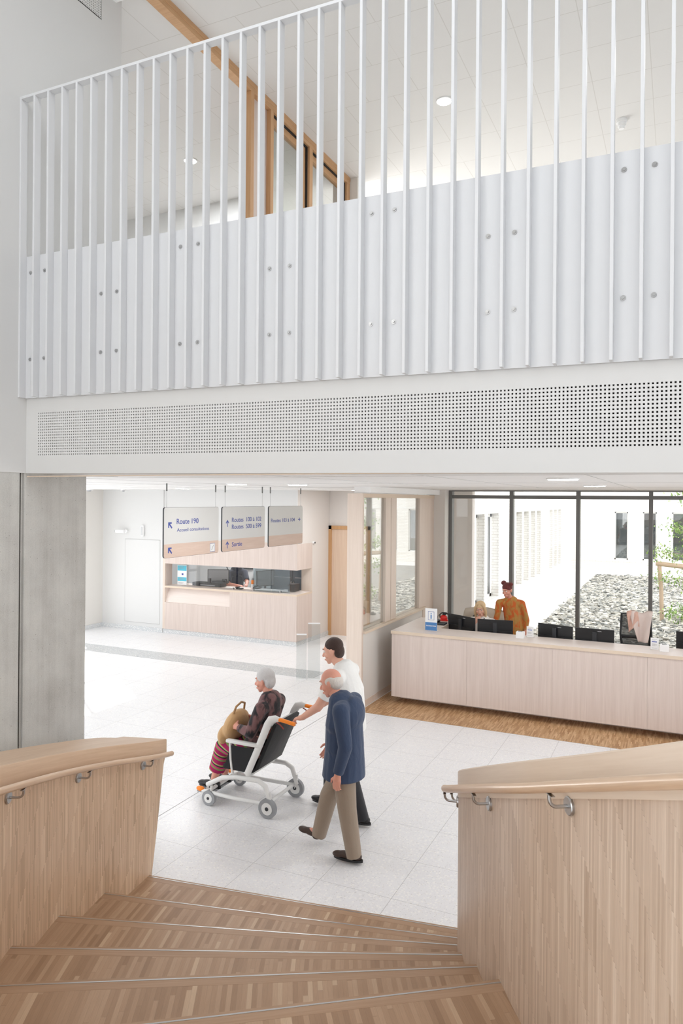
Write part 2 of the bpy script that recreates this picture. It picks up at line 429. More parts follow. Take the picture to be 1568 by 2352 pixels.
# the stair hall around the viewer: roof and walls, their unseen openings added for light
struct('roof', M['wall'], (-4.8, -3.2, 7.72, 5.2, SKY0, 7.9), (-4.8, SKY1, 7.72, 5.2, 4.95, 7.9), (-4.8, SKY0, 7.72, -4.0, SKY1, 7.9), (4.4, SKY0, 7.72, 5.2, SKY1, 7.9))
struct('wall_rear', M['wall'], (-4.8, -3.2, -.2, 5.2, -3.0, 2.4), (-4.8, -3.2, 4.7, 5.2, -3.0, 7.72), (-4.8, -3.2, 2.4, -2.6, -3.0, 4.7), (4.4, -3.2, 2.4, 5.2, -3.0, 4.7))
struct('wall_right', M['wall'], (5.0, -3.0, -.2, 5.2, 4.0, 7.72))
# upper floor slab + ceilings
struct('ceiling_lower', M['ceil2'], (-12.6, 4.3, 3.29, 7, 15.2, 3.45))
struct('floor_upper', M['ceil2'], (-8.6, 4.3, 3.62, 7, 14, 3.85))
struct('ceiling_upper', M['ctile'], (-9.5, 4.95, 7.6, 7, 14, 7.72))
struct('trim_4', M['ceil2'], (-9.5, 4.9, 7.5, 7, 4.95, 7.72))
struct('wall_upper_back', M['wall'], (-9.5, 9.11, 3.85, -4.31, 9.25, 7.6))
struct('wall_upper_far', M['wall'], (-4.28, 13.9, 3.85, 7, 14, 7.6))
struct('wall_upper_left', M['wall'], (-9.5, 5.02, 3.85, -9.35, 9.11, 7.6))
struct('wall_upper_return', M['wall'], (-9.35, 4.9, 3.85, LX-.25, 5.02, 7.6))
struct('wall_upper_stub', M['wall2'], (-4.31, 9.2, 3.85, -4.08, 9.4, 7.6))
struct('wall_upper_right', M['wall'], (6.9, 4.3, 3.85, 7, 14, 7.6))
# lower hall walls
struct('wall_back', M['wall'], (-12.53, 13.31, 0, -10.72, 13.5, 3.3), (-10.72, 13.33, 2.15, -7.23, 13.5, 3.3))
struct('wall_side', M['beige'], (-7.4, 13.5, 2.15, -7.222, 14.0, 3.3), (-7.4, 13.331, 2.15, -7.222, 13.5, 3.3), (-7.4, 14.0, 0, -7.222, 14.85, 3.3))
struct('wall_door', M['beige'], (-7.4, 14.85, 0, -7.24, 15.05, 3.3), (-6.2, 14.85, 0, -3.9, 15.05, 3.3), (-7.24, 14.85, 2.5, -6.2, 15.05, 3.3))
struct('wall_left_lower', M['wall2'], (-12.75, 12.5, 0, -12.53, 13.5, 3.3), (-12.75, 4.0, 0, -12.53, 9.6, 3.3), (-12.75, 9.6, 2.95, -12.53, 12.5, 3.3))
struct('wall_left_lower_2', M['wall2'], (-12.75, -2, 0, -12.53, 4.0, 3.3))
struct('window_1', M['mull'], *[(-12.68, y-.03, 0, -12.6, y+.03, 2.95) for y in (9.63, 10.6, 11.5, 12.47)], (-12.68, 9.6, 1.0, -12.6, 12.5, 1.06), (-12.68, 9.6, 2.1, -12.6, 12.5, 2.16))
struct('wall_booth_room', M['wall'], (-12.53, 16.6, 0, -7.4, 16.8, 3.3), (-12.75, 13.5, 0, -12.53, 16.8, 3.3))
struct('ceiling_booth_room', M['ceil2'], (-12.6, 15.2, 3.29, -7.2, 16.8, 3.4)); struct('floor_booth_room', M['skirt'], (-14, 15.4, -.2, -4.5, 16.8, 0))
struct('wall_booth_room_right', M['wall'], (-7.4, 15.05, 0, -7.22, 16.8, 3.3))
struct('baseboard_back', M['skirt'], (-12.53, 13.298, 0, -10.73, 13.31, .1))
struct('baseboard_side', M['skirt'], (-7.222, 14.0, 0, -7.21, 14.85, .1), (-12.53, 12.5, 0, -12.518, 13.3, .1))
# service hatch in the white wall
struct('door_1', M['wall'], (-11.83, 13.3, .19, -10.81, 13.31, 2.12))
struct('trim_5', M['joint'], (-11.838, 13.299, .182, -11.83, 13.31, 2.128), (-11.83, 13.299, 2.12, -10.81, 13.31, 2.128), (-11.83, 13.299, .182, -10.81, 13.31, .19))
# door with oak frame
dr = T('door_2', (-6.75, 14.85, 0), None, None, kind='structure')
dr('frame', M['doorf'], (-7.222, 14.80, 0, -7.15, 14.87, 2.5), (-6.25, 14.80, 0, -6.2, 14.87, 2.5), (-7.222, 14.80, 2.42, -6.2, 14.87, 2.5))
dr('leaf', M['doorp'], (-7.15, 14.83, .01, -6.25, 14.87, 2.42))
dr('handle', M['steel'], (-6.34, 14.79, 1.04, -6.31, 14.83, 1.07), (-6.45, 14.775, 1.045, -6.31, 14.79, 1.065))
# window wall and white pier beside it
struct('wall_window_pier', M['wall2'], (-4.36, 13.2, 0, -3.995, 13.6, 3.3))
struct('wall_bulkhead', M['ceil2'], (-4.36, 9.8, 3.2, -4.1, 13.2, 3.29))
wb = []
mx = [-3.96, -2.8, -1.615, -.418, .78, 1.97, 3.16, 4.35, 5.54]
for x in mx: wb += [(x-.032, 13.45, 0, x+.032, 13.6, 3.29)]
wb += [(-3.995, 13.46, 3.135, 7, 13.58, 3.2), (-3.995, 13.46, 3.27, 7, 13.58, 3.29), (-3.995, 13.46, 0, 7, 13.58, .07)]
w2 = T('window_2', (1.5, 13.5, 0), None, None, kind='structure')
w2('window_frame', M['mull'], *wb)
for a, c in zip(mx, mx[1:]):
    w2('pane', M['glass'], (a+.03, 13.52, .07, c-.03, 13.532, 3.135))
    w2('pane', M['glass'], (a+.03, 13.52, 3.2, c-.03, 13.532, 3.27))
struct('window_3', M['mull'], *[(6.9, y-.04, 0, 7, y+.04, 3.29) for y in (9.7, 11, 12.3, 13.5)])
# ceiling joints of the lower ceiling
struct('trim_6', M['joint'], *[(x, 4.3, 3.2885, x+.008, 13.45, 3.291) for x in (-11.4, -10.2, -9.0, -7.8, -6.6, -5.4, -3.0, -1.8, -.6, .6, 1.8)], *[(-12.5, y, 3.2885, 7, y+.008, 3.291) for y in (5.4, 7.8, 10.2, 12.6)])
# recessed lights
def downlight(x, y, z, r, label, group=None):
    t = T('ceiling_light', (x, y, z), label, 'ceiling light', group)
    m = MB(); m.cyl((x, y, z-.012), (x, y, z+.01), r+.015, 28); t.part('trim_ring', m, M['white'], smooth=40)
    m = MB(); m.cyl((x, y, z-.016), (x, y, z-.011), r, 28); t.part('diffuser', m, M['lamp'], smooth=40)
    return t
downlight(-2.414, 7.833, 7.6, .075, 'round bright recessed light in the tiled upper ceiling, right of the oak framed glazing')
downlight(-5.911, 7.835, 7.6, .075, 'round bright recessed light in the upper ceiling, left of the oak framed opening')
LOW = [(-4.37, 8.05), (-.902, 9.078), (-8.51, 11.13), (-.865, 6.2), (-5.07, 7.74), (-9.4, 15.2), (-11, 9.5), (-5.75, 13.1)]  # the one in the booth room is unseen, added to brighten it
for i, (x, y) in enumerate(LOW):
    downlight(x, y, 3.29, .12, ['flat round light in the lower ceiling, above the partition post', 'flat round light in the lower ceiling nearest the courtyard window', 'flat round light in the lower ceiling above the first hanging sign',
              'flat round light in the lower ceiling, close under the perforated beam at the right', 'flat round light in the lower ceiling, between the beam and the hanging signs', 'unseen flat round light added inside the security booth room', 'flat round light in the lower ceiling by the concrete pier', 'flat round light in the lower ceiling in front of the oak framed door'][i])

# ================================================================== EXTERIOR COURTYARD
struct('courtyard_ground', M['pave'], (-4.4, 13.6, -.2, 12, 36, -.012))
ew = []; XW = -4.4
op = [(15.97, 16.86), (17.1, 17.97), (18.29, 19.58), (21.9, 22.8), (23.1, 23.95), (24.3, 25.1), (25.4, 26.2), (28.1, 28.9), (29.2, 30.0), (30.3, 31.1)]
ya = 13.6
for a, c in op: ew.append((XW-.35, ya, .5, XW, a, 2.76)); ya = c
ew.append((XW-.35, ya, .5, XW, 34.5, 2.76))
ew += [(XW-.35, 13.6, -.2, XW, 34.5, .46), (XW-.35, 13.6, .46, XW+.03, 34.5, .5), (XW-.35, 13.6, 2.76, XW, 34.5, 6.2)]
struct('wall_courtyard_left', M['brick'], *ew)
YF = 34.5
fw = []; xs = [-4.4]; fo = [(-2.568+i*1.172, -2.0+i*1.172) for i in range(12)]
xa = -4.4
for a, c in fo: fw.append((xa, YF, .5, a, YF+.35, 2.64)); xa = c
fw += [(xa, YF, .5, 13, YF+.35, 2.64), (-4.75, YF, -.2, 13, YF+.35, .42), (-4.4, YF-.03, .42, 13, YF+.35, .5), (-4.75, YF, 2.64, 13, YF+.35, 6.2)]
struct('wall_courtyard_far', M['brick'], *fw)
struct('trim_7', M['sash'], (-4.4, YF-.02, 2.66, 13, YF, 2.72))
struct('wall_courtyard_right', M['brick'], (12, 13.6, 0, 12.4, 34.5, 6.2))
for i, (a, c) in enumerate(op):
    w = T('courtyard_window', (XW, (a+c)/2, .5), None, None, kind='structure')
    w('window_frame', M['sash'], (XW-.3, a, .5, XW-.2, a+.08, 2.76), (XW-.3, c-.2, .5, XW-.2, c, 2.76), (XW-.3, a, 2.66, XW-.2, c, 2.76), (XW-.3, a, .5, XW-.2, c, .58))
    w('gasket', M['gask'], (XW-.21, a+.08, .58, XW-.198, a+.1, 2.66), (XW-.21, c-.22, .58, XW-.198, c-.2, 2.66))
    w('pane', M['glassd'], (XW-.26, a+.08, .58, XW-.25, c-.2, 2.66)); w('blind', M['blindm'], (XW-.34, a, .5, XW-.33, c, 2.76))
for i, (a, c) in enumerate(fo):
    w = T('courtyard_window', ((a+c)/2, YF+.2, .5), None, None, kind='structure')
    w('window_frame', M['sash'], (a, YF+.1, .5, a+.05, YF+.2, 2.64), (c-.05, YF+.1, .5, c, YF+.2, 2.64), (a, YF+.1, 2.58, c, YF+.2, 2.64), (a, YF+.1, .5, c, YF+.2, .56))
    w('pane', M['glassd'], (a+.05, YF+.14, .56, c-.05, YF+.15, 2.58)); w('blind', M['blindm'], (a+.03, YF+.18, .54, c-.03, YF+.185, 2.6))
# slate chippings: a bed nobody could count
def slate():
    m, n, l, b = nt('slate_chip')
    at = n.new('ShaderNodeAttribute'); at.attribute_name = 'tone'
    l.new(ramp(n, l, at.outputs['Fac'], [(0, (96, 100, 98)), (.3, (160, 160, 154)), (.7, (200, 196, 186)), (1, (226, 222, 212))]), b.inputs['Base Color'])
    b.inputs['Roughness'].default_value = .8
    return m
rnd = random.Random(3)
vs, fsx, tn = [], [], []
def chip(x, y, z, s):
    k = rnd.choice((4, 5, 6)); a0 = rnd.random()*6.28; el = rnd.uniform(.35, .75); yw = rnd.random()*6.28
    Rm = Matrix.Rotation(yw, 3, 'Z') @ Matrix.Rotation(rnd.gauss(0, .3), 3, 'X') @ Matrix.Rotation(rnd.gauss(0, .2), 3, 'Y')
    h = rnd.uniform(.012, .03); base = len(vs); t = rnd.random()
    ring = [(math.cos(a0+6.283*i/k)*s*rnd.uniform(.75, 1.1), math.sin(a0+6.283*i/k)*s*el*rnd.uniform(.75, 1.1)) for i in range(k)]
    for hh in (0, h):
        for px_, py_ in ring:
            q = Rm @ Vector((px_, py_, hh)); vs.append((x+q.x, y+q.y, z+q.z)); tn.append(t)
    fsx.append(tuple(range(base+k, base+2*k))); fsx.append(tuple(range(base+k-1, base-1, -1)))
    for i in range(k): fsx.append((base+i, base+(i+1) % k, base+k+(i+1) % k, base+k+i))
for i in range(17000):
    y = 14.3 + 17.8*rnd.random()**1.15; x = rnd.uniform(-3.05, .9)
    chip(x, y, rnd.uniform(-.012, .03), rnd.uniform(.05, .13))
me = bpy.data.meshes.new('slate_chippings'); me.from_pydata(vs, [], fsx); me.update()
at = me.attributes.new('tone', 'FLOAT', 'POINT'); at.data.foreach_set('value', tn)
me.materials.append(slate())
g = bpy.data.objects.new('slate_chippings', me); COL.objects.link(g)
tag(g, 'bed of grey slate chippings in the courtyard outside the window', 'gravel', kind='stuff')
struct('gravel_base', plain('gravel_base', (150, 148, 142), .9), (-3.05, 14.2, -.2, 12, 32.3, -.004))

# young tree held by a timber stake
bark = plain('bark', (150, 138, 122), .8, bump=.4); leafm = plain('leaf_green', (112, 150, 70), .55); leafm2 = plain('leaf_light', (158, 186, 104), .55)
stk = plain('peeled_timber', (196, 172, 148), .7, bump=.15, bscale=12)
t = T('tree_stake', (-.34, 20.25, 0), 'peeled round timber stake with a crossbar beside the courtyard tree', 'tree stake')
m = MB(); m.tube([(-.345, 20.25, -.1), (-.37, 20.25, .8), (-.42, 20.25, 1.47)], .048, 14, rs=[.05, .052, .05]); t.part('post', m, stk, smooth=50)
m = MB(); m.tube([(-.50, 20.22, 1.52), (.3, 20.3, 1.44), (1.6, 20.4, 1.36)], .06, 14); t.part('crossbar', m, stk, smooth=50)
m = MB(); m.tube([(1.5, 20.4, -.1), (1.5, 20.4, 1.45)], .05, 14); t.part('post', m, stk, smooth=50)
t = T('courtyard_tree', (.75, 20.9, 0), 'young green leafed tree growing out of the slate bed in the courtyard', 'tree')
m = MB(); m.tube([(.75, 20.9, -.1), (.72, 20.9, 1.2), (.78, 20.85, 2.6), (.74, 20.9, 4.6)], .05, 10, rs=[.06, .05, .04, .02])
br = [((.75, 20.9, 1.35), (.2, 20.4, 1.75), (-.45, 20.1, 1.85)), ((.75, 20.9, 1.9), (.3, 20.3, 2.35), (-.1, 20.0, 2.5)), ((.74, 20.9, .9), (.35, 20.5, 1.1), (-.38, 20.1, 1.2)),
      ((.76, 20.9, 2.6), (.4, 20.4, 3.1), (.02, 20.1, 3.4)), ((.74, 20.9, .35), (.3, 20.4, .4), (-.1, 20, .3)), ((.78, 20.9, 2.2), (1.2, 20.6, 2.7), (1.6, 20.4, 3)), ((.78, 20.9, 3.2), (1.1, 21, 3.9), (1.3, 21, 4.4)), ((.75, 20.9, 1.5), (1.2, 20.5, 1.7), (1.7, 20.2, 1.8))]
for q in br: m.tube(q, .015, 6, rs=[.018, .011, .004])
t.part('trunk', m, bark, smooth=50)
for nm, mat_, sd in (('foliage', leafm, 5), ('foliage', leafm2, 6)):
    rl = random.Random(sd); m = MB()
    for q in br:
        a, c, e = map(Vector, q)
        for i in range(190):
            k = rl.uniform(.25, 1.08); pt = (a*(1-k)**2 + c*2*k*(1-k) + e*k*k) + Vector((rl.gauss(0, .14), rl.gauss(0, .14), rl.gauss(-.02, .11)))
            s_ = rl.uniform(.022, .045); Rm = Matrix.Rotation(rl.random()*6.28, 3, 'Z') @ Matrix.Rotation(rl.uniform(-1.2, 1.2), 3, 'X')
            P = [pt + Rm @ Vector(v) * s_ for v in ((0, -1, 0), (.55, -.2, .12), (.4, .6, .1), (0, 1.2, 0), (-.4, .6, .1), (-.55, -.2, .12))]
            m.poly(P, uvs=[(0, 0)]*6)
    t.part(nm, m, mat_)

# ================================================================== BALUSTRADE on the upper floor
RY = 3.93
zb, zp, ztp = 3.829, 4.926, 6.128
t = T('balustrade', (-2.3, RY, zb), 'white steel balustrade of tall flat bars and a solid panel on the upper floor', 'railing')
nb = 42; pit = .1411; x0 = -4.550
xr = x0+pit*nb
def tl(m):
    for v in m.b.verts: v.co.z += zt(v.co.x)
    return m
t.part('top_rail', tl(MB().box(x0-.01, RY, ztp-.02, xr, RY+.06, ztp, bev=.002)), M['rail'])
t.part('infill_panel', tl(MB().box(x0, RY+.06, zb+.01, xr, RY+.072, zp)), M['rail'])
for i in range(nb):
    x = x0+pit*i
    t.part('baluster', tl(MB().box(x-.009, RY, zb+.012, x+.009, RY+.06, ztp-.02, bev=.0015)), M['rail'])
k = 0
for i in range(8):
    xb = -4.497+.7055*i
    for dx in (0, .146):
        for z in ((4.815 if i % 2 == 0 else 4.575), 4.152):
            m = MB(); zz = z + zt(xb+dx) - zt(xb+dx)
            m.cyl((xb+dx, RY+.061, zz), (xb+dx, RY+.056, zz), .0135, 18); m.cyl((xb+dx, RY+.058, zz), (xb+dx, RY+.049, zz), .0085, 18, .007); m.cyl((xb+dx, RY+.0495, zz), (xb+dx, RY+.0488, zz), .0035, 6)
            t.part('bolt', m, M['steel'], smooth=40)

# ================================================================== UPPER GLAZED OAK SCREEN
X = -4.19
t = T('oak_glazed_screen', (X, 7.6, 3.86), 'oak framed glazed screen with an overhead beam under the upper tiled ceiling', 'glazed screen')
t('head_beam', M['oakframeh'], (X-.1, 4.3, 7.5, X, 9.19, 7.599), (X-.005, 4.3, 7.55, X+.006, 9.19, 7.599), bev=.003)
t('post', M['oakframe'], (X-.14, 6.612, 3.86, X-.002, 6.678, 7.5), bev=.003)
t('post', M['oakframe'], (X-.09, 7.03, 3.86, X-.002, 7.095, 7.5), bev=.003)
t('post', M['oakframe'], (X-.09, 7.975, 3.86, X-.002, 8.06, 7.5), bev=.003)
t('post', M['oakframe'], (X-.09, 9.09, 3.86, X-.002, 9.19, 7.5), bev=.003)
t('door_panel', M['pale'], (X-.075, 6.68, 3.86, X-.06, 7.03, 7.5))
t('sash', M['oakframe'], (X-.09, 7.1, 3.86, X-.05, 7.17, 7.495), (X-.09, 7.88, 3.86, X-.05, 7.955, 7.495), (X-.09, 7.17, 7.4, X-.05, 7.88, 7.495))
t('sash', M['oakframe'], (X-.09, 8.065, 3.86, X-.05, 8.13, 7.495), (X-.09, 8.99, 3.86, X-.05, 9.07, 7.495), (X-.09, 8.13, 7.4, X-.05, 8.99, 7.495))
t('gasket', M['gask'], (X-.05, 7.945, 3.86, X-.03, 7.97, 7.495), (X-.05, 9.06, 3.86, X-.03, 9.085, 7.495), (X-.05, 7.1, 7.48, X-.03, 7.95, 7.498), (X-.05, 8.065, 7.48, X-.03, 9.07, 7.498))
t('pane', M['glassu'], (X-.09, 7.2, 3.86, X-.08, 7.9, 7.45)); t('pane', M['glassu'], (X-.09, 8.15, 3.86, X-.08, 8.97, 7.45))
m = MB(); m.cyl((-.632, 9.081, 7.6), (-.632, 9.081, 7.56), .06, 24); m.cyl((-.632, 9.081, 7.56), (-.632, 9.081, 7.52), .05, 24, .045)
t2 = T('smoke_detector', (-.632, 9.081, 7.6), 'small white smoke detector on the upper tiled ceiling', 'smoke detector'); t2.part('housing', m, M['white'], smooth=40)
m = MB(); m.cyl((-.632, 9.081, 7.52), (-.632, 9.081, 7.49), .038, 24, .03); t2.part('sensor', m, M['white'], smooth=40)

# ================================================================== STAIR
def catmull(P, step=.05):
    P = [Vector((*p, 0)) for p in P]; out = []
    Q = [P[0]*2-P[1]] + P + [P[-1]*2-P[-2]]
    for i in range(1, len(Q)-2):
        n = max(2, int((Q[i+1]-Q[i]).length/step))
        for j in range(n):
            u = j/n; a, b_, c, d = Q[i-1:i+3]
            out.append(.5*((2*b_) + (c-a)*u + (2*a-5*b_+4*c-d)*u*u + (3*b_-a-3*c+d)*u**3))
    out.append(P[-1]); return out
def arcs(P):
    s = [0]
    for a, b_ in zip(P, P[1:]): s.append(s[-1]+(b_-a).length)
    return s
def parapet(name, label, plan, sgn, ztop, rake, th, fascia, raillabel, s_r0, s_r1, roses, s_off, zlow=0, clad='stripw', cap_='oaktop'):
    """plan runs from the low end up the stair. sgn: side of the stair (+1 stair lies to the left of travel)"""
    P = catmull(plan); S = arcs(P)
    def nrm(i):
        d = (P[min(i+1, len(P)-1)]-P[max(i-1, 0)]).normalized(); return Vector((-d.y, d.x, 0))*sgn   # toward the stair
    base = (P[0].x, P[0].y, 0)
    t = T(name, base, label, 'stair wall')
    body, cap = MB(), MB()
    def zlo(s):
        if rake and s < rake: return (1-s/rake)*ztop(s)*.98
        return zlow
    def sweep(mb, prof):
        rings = []
        for i, (p, s) in enumerate(zip(P, S)): rings.append(([mb.b.verts.new(q) for q in prof(p, nrm(i), s)], s))
        for (A, sa), (B, sb) in zip(rings, rings[1:]):
            k = len(A)
            for j in range(k):
                a1, a2, b1, b2 = A[j], A[(j+1) % k], B[j], B[(j+1) % k]
                if (a1.co-a2.co).length < 1e-5 and (b1.co-b2.co).length < 1e-5: continue
                try: f = mb.b.faces.new((a1, b1, b2, a2))
                except ValueError: continue
                f.smooth = True
                hor = abs(a1.co.z-a2.co.z) < .02
                for lp in f.loops:
                    v = lp.vert; ss = sa if v in A else sb
                    if hor:
                        d = 0 if (v is a1 or v is b1) else th
                        lp[mb.uv].uv = (ss, d)
                    else: lp[mb.uv].uv = (ss, v.co.z - (ztop(ss) if mb is cap else 0))
        for A, s in (rings[0], rings[-1]):
            try: mb._uv([mb.b.faces.new(A)])
            except ValueError: pass
    def pb(p, n, s):
        z1 = ztop(s)-fascia+.003; z0 = min(zlo(s), z1-.001)
        return [p+Vector((0, 0, z0)), p+Vector((0, 0, z1)), p-n*th+Vector((0, 0, z1)), p-n*th+Vector((0, 0, z0))]
    def pc(p, n, s):
        z1 = ztop(s); z0 = z1-fascia; e = n*.004
        return [p+e+Vector((0, 0, z0)), p+e+Vector((0, 0, z1-.006)), p+e*0+Vector((0, 0, z1)), p-n*th+Vector((0, 0, z1)), p-n*th-e+Vector((0, 0, z1-.006)), p-n*th-e+Vector((0, 0, z0))]
    sweep(body, pb); sweep(cap, pc)
    t.part('strip_cladding', body, M[clad], smooth=35); t.part('coping', cap, M[cap_], smooth=35)
    # handrail
    def at(s):
        for i in range(len(S)-1):
            if S[i+1] >= s:
                k = (s-S[i])/(S[i+1]-S[i]); return P[i].lerp(P[i+1], k), nrm(i).lerp(nrm(i+1), k).normalized()
        return P[-1], nrm(len(P)-1)
    zr = lambda s: ztop(s)-.105
    p0, n0 = at(s_r0)
    h = T('handrail', (*(p0+n0*s_off).xy, zr(s_r0)), raillabel, 'handrail')
    pts = []; s = s_r0
    while s <= s_r1: q, n = at(s); pts.append(q+n*s_off+Vector((0, 0, zr(s)))); s += .06
    m = MB(); r = .0195
    e = (pts[0]-pts[1]).normalized()
    m.tube([pts[0]+e*.006]+pts, r, 20, rs=[r*.8]+[r]*len(pts)); h.part('rail', m, M['oakrail'], smooth=50)
    for s in roses:
        q, n = at(s); z = zr(s)-.07; br = None
        w = q+Vector((0, 0, z))
        m = MB(); m.cyl(w-n*.002, w+n*.008, .0325, 32); m.cyl(w+n*.008, w+n*.011, .0315, 32, .029)
        rose = h.part('bracket', m, M['steel'], smooth=35)
        m = MB(); rr = .0065; c = w+n*(s_off-.03); arc = [w+n*.008, c]
        for k in range(1, 7):
            a = R(15*k); arc.append(w+n*(s_off-.03+.03*math.sin(a))+Vector((0, 0, .03*(1-math.cos(a)))))
        arc.append(w+n*s_off+Vector((0, 0, .07-r-.002)))
        m.tube(arc, rr, 10); h.part('arm', m, M['steel'], parent=rose, smooth=50)
        m = MB(); d = Vector((n.y, -n.x, 0)); tp = w+n*s_off+Vector((0, 0, .07-r-.003))
        m.box(-.03, -.008, -.0015, .03, .008, .0015, mat=Matrix.Translation(tp) @ Matrix.Rotation(math.atan2(d.y, d.x), 4, 'Z')); h.part('saddle', m, M['steel'], parent=rose)
    return t
Lp = [(-3.785, 4.755), (-3.70, 4.455), (-3.606, 3.884), (-3.453, 3.325), (-3.235, 2.781), (-2.985, 2.27), (-2.68, 1.78), (-2.28, 1.33), (-1.8, .95)]
LT = lambda s: 1.125+.262*s
parapet('stair_parapet', 'left stair wall clad in narrow oak strips with a thick pale coping', Lp, 1, LT, .31, .37, .115,
        'round oak handrail on steel brackets along the left stair wall', .1, 4.4, (.42, 1.26, 2.12, 2.95), .085)
Rp = [(-1.19, 4.95), (-1.205, 4.65), (-1.18, 4.3), (-1.118, 4.0), (-1.025, 3.76), (-.872, 3.456), (-.69, 3.138), (-.545, 2.9), (-.33, 2.6), (-.13, 2.28), (.03, 1.97), (.25, 1.5), (.5, 1.0), (.75, .5)]
_P = catmull(Rp); _S = arcs(_P)
def sof(x, y): return min(zip(_S, _P), key=lambda q: (q[1]-Vector((x, y, 0))).length)[0]
s_a, s_b = sof(-1.062, 3.863), sof(.017, 1.994)
RT = lambda s: 1.624+(s-s_a)*(2.516-1.624)/(s_b-s_a)
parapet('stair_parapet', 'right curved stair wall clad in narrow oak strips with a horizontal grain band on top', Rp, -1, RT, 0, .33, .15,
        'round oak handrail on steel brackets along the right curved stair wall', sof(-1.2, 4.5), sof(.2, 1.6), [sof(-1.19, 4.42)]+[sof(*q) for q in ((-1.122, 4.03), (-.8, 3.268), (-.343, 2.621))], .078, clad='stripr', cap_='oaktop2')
# treads
N = [((-3.74, 4.449), (-1.16, 4.852)), ((-3.66, 3.871), (-1.15, 4.48)), ((-3.50, 3.309), (-1.10, 4.134)), ((-3.28, 2.761), (-1.0, 3.79)), ((-3.04, 2.243), (-.85, 3.466)), ((-2.70, 1.71), (-.66, 3.156)), ((-2.3, 1.2), (-.30, 2.58)), ((-1.8, .8), (-.08, 2.2))]
st = T('staircase', (-2.4, 4.0, 0), 'winding oak staircase with metal nosing strips leading down to the terrazzo floor', 'staircase')
for i in range(7):
    z = .17*(i+1); L, Rr = Vector((*N[i][0], 0)), Vector((*N[i][1], 0)); L2, R2 = Vector((*N[i+1][0], 0)), Vector((*N[i+1][1], 0))
    d = (Rr-L).normalized(); n = Vector((d.y, -d.x, 0))     # n points up the stair (towards the viewer)
    if n.y > 0: n = -n
    uvf = lambda c, d=d, n=n, i=i: (Vector((c.x, c.y, 0)).dot(d)+i*3.7, Vector((c.x, c.y, 0)).dot(n)+i*1.3)
    A, B = L+n*.075, Rr+n*.075
    back = .02
    C, D = R2+n*back, L2+n*back
    tr = st.part('tread', MB().prism([(q.x, q.y) for q in (D, C, B, A)], z-.03, z, uvf), M['stript'])
    m = MB(); m.prism([(q.x, q.y) for q in (A, B, Rr, L)], z-.032, z+.0004, uvf); st.part('nosing', m, M['oakn'], parent=tr)
    a1, b1, c1, d1 = L+n*.016, Rr+n*.016, Rr+n*.024, L+n*.024
    m = MB(); m.prism([(q.x, q.y) for q in (d1, c1, b1, a1)], z-.002, z+.0016); st.part('nosing_strip', m, M['alu'], parent=tr)
    a1, b1, c1, d1 = L+n*.012, Rr+n*.012, Rr+n*.03, L+n*.03
    m = MB(); m.prism([(q.x, q.y) for q in (d1, c1, b1, a1)], z-.17 if i == 0 else z-.175, z-.03, uvf); st.part('riser', m, M['oakh'])
# ================================================================== GLAZED PARTITION beside the reception
X = -4.2
t = T('glazed_partition', (X-.05, 9.72, 0), 'pale wood framed partition with two tall panes and a white lower panel beside the reception desk', 'partition')
t('post', M['palep'], (X-.235, 9.72, 0, X+.01, 9.78, 3.19), bev=.002)
t('post', M['palep'], (X-.09, 10.68, 1.155, X, 10.91, 3.13), bev=.002); t('post', M['palep'], (X-.09, 10.925, 1.155, X, 11.165, 3.13), bev=.002)
t('post', M['palep'], (X-.09, 12.34, 1.155, X, 12.56, 3.13), bev=.002); t('post', M['palep'], (X-.1, 12.58, 0, X-.012, 13.2, 3.19), bev=.002)
t('head_rail', M['palee'], (X-.11, 9.78, 3.13, X, 13.2, 3.19)); t('sill', M['palee'], (X-.15, 9.78, 1.118, X+.05, 12.62, 1.155), bev=.002)
t('seal', M['oakframe'], (X-.05, 10.912, 1.155, X-.03, 10.924, 3.13), (X-.05, 12.562, 1.155, X-.03, 12.578, 3.13))
t('lower_panel', M['wall2'], (X-.09, 9.78, .1, X-.02, 12.58, 1.118)); t('skirting', M['palep'], (X-.09, 9.78, 0, X-.012, 12.58, .1))
t('pane', M['glassr'], (X-.05, 9.78, 1.155, X-.04, 10.68, 3.13)); t('pane', M['glassr'], (X-.05, 11.165, 1.155, X-.04, 12.34, 3.13))

# ================================================================== RECEPTION DESK
t = T('reception_desk', (-.5, 10.6, 0), 'long pale wood reception desk with an overhanging front standing on the strip parquet', 'reception desk')
xs = [-3.95, -2.78, -1.565, -.348, .868, 2.083, 3.3]
for a, c in zip(xs, xs[1:]): t('front_panel', M['pale'], (a+.0008, 10.325, .1, c-.0008, 10.36, 1.052))
t('side_panel', M['pale'], (-3.949, 10.36, .1, -3.92, 11.72, 1.052))
m = MB(); m.prism([(-3.96, 10.312), (3.31, 10.312), (3.31, 10.862), (-3.34, 10.862), (-3.34, 11.73), (-3.96, 11.73)], 1.055, 1.1)
for f in m.b.faces:
    f.normal_update()
    if f.normal.z < .5: f.material_index = 1
t.part('counter_top', m, [M['palet'], M['palee']])
t('plinth', M['pale'], (-3.91, 10.63, 0, -2.757, 10.66, .1), (-2.754, 10.63, 0, -.342, 10.66, .1), (-.339, 10.63, 0, 3.2, 10.66, .1), (-3.91, 10.66, 0, -3.88, 11.66, .1))
t('underside', M['pale'], (-3.93, 10.36, .1, 3.28, 11.6, .115)); t('back_panel', M['pale'], (-3.34, 10.84, .75, 3.3, 10.86, 1.055), (-3.36, 10.86, .2, -3.34, 11.7, 1.055))
t('worktop', M['palet'], (-3.34, 10.86, .715, 3.25, 11.5, .74)); t('side_shelf', M['palet'], (-3.34, 11.2, .96, -3.08, 11.75, .985), (-3.1, 11.2, .74, -3.08, 11.75, .96))

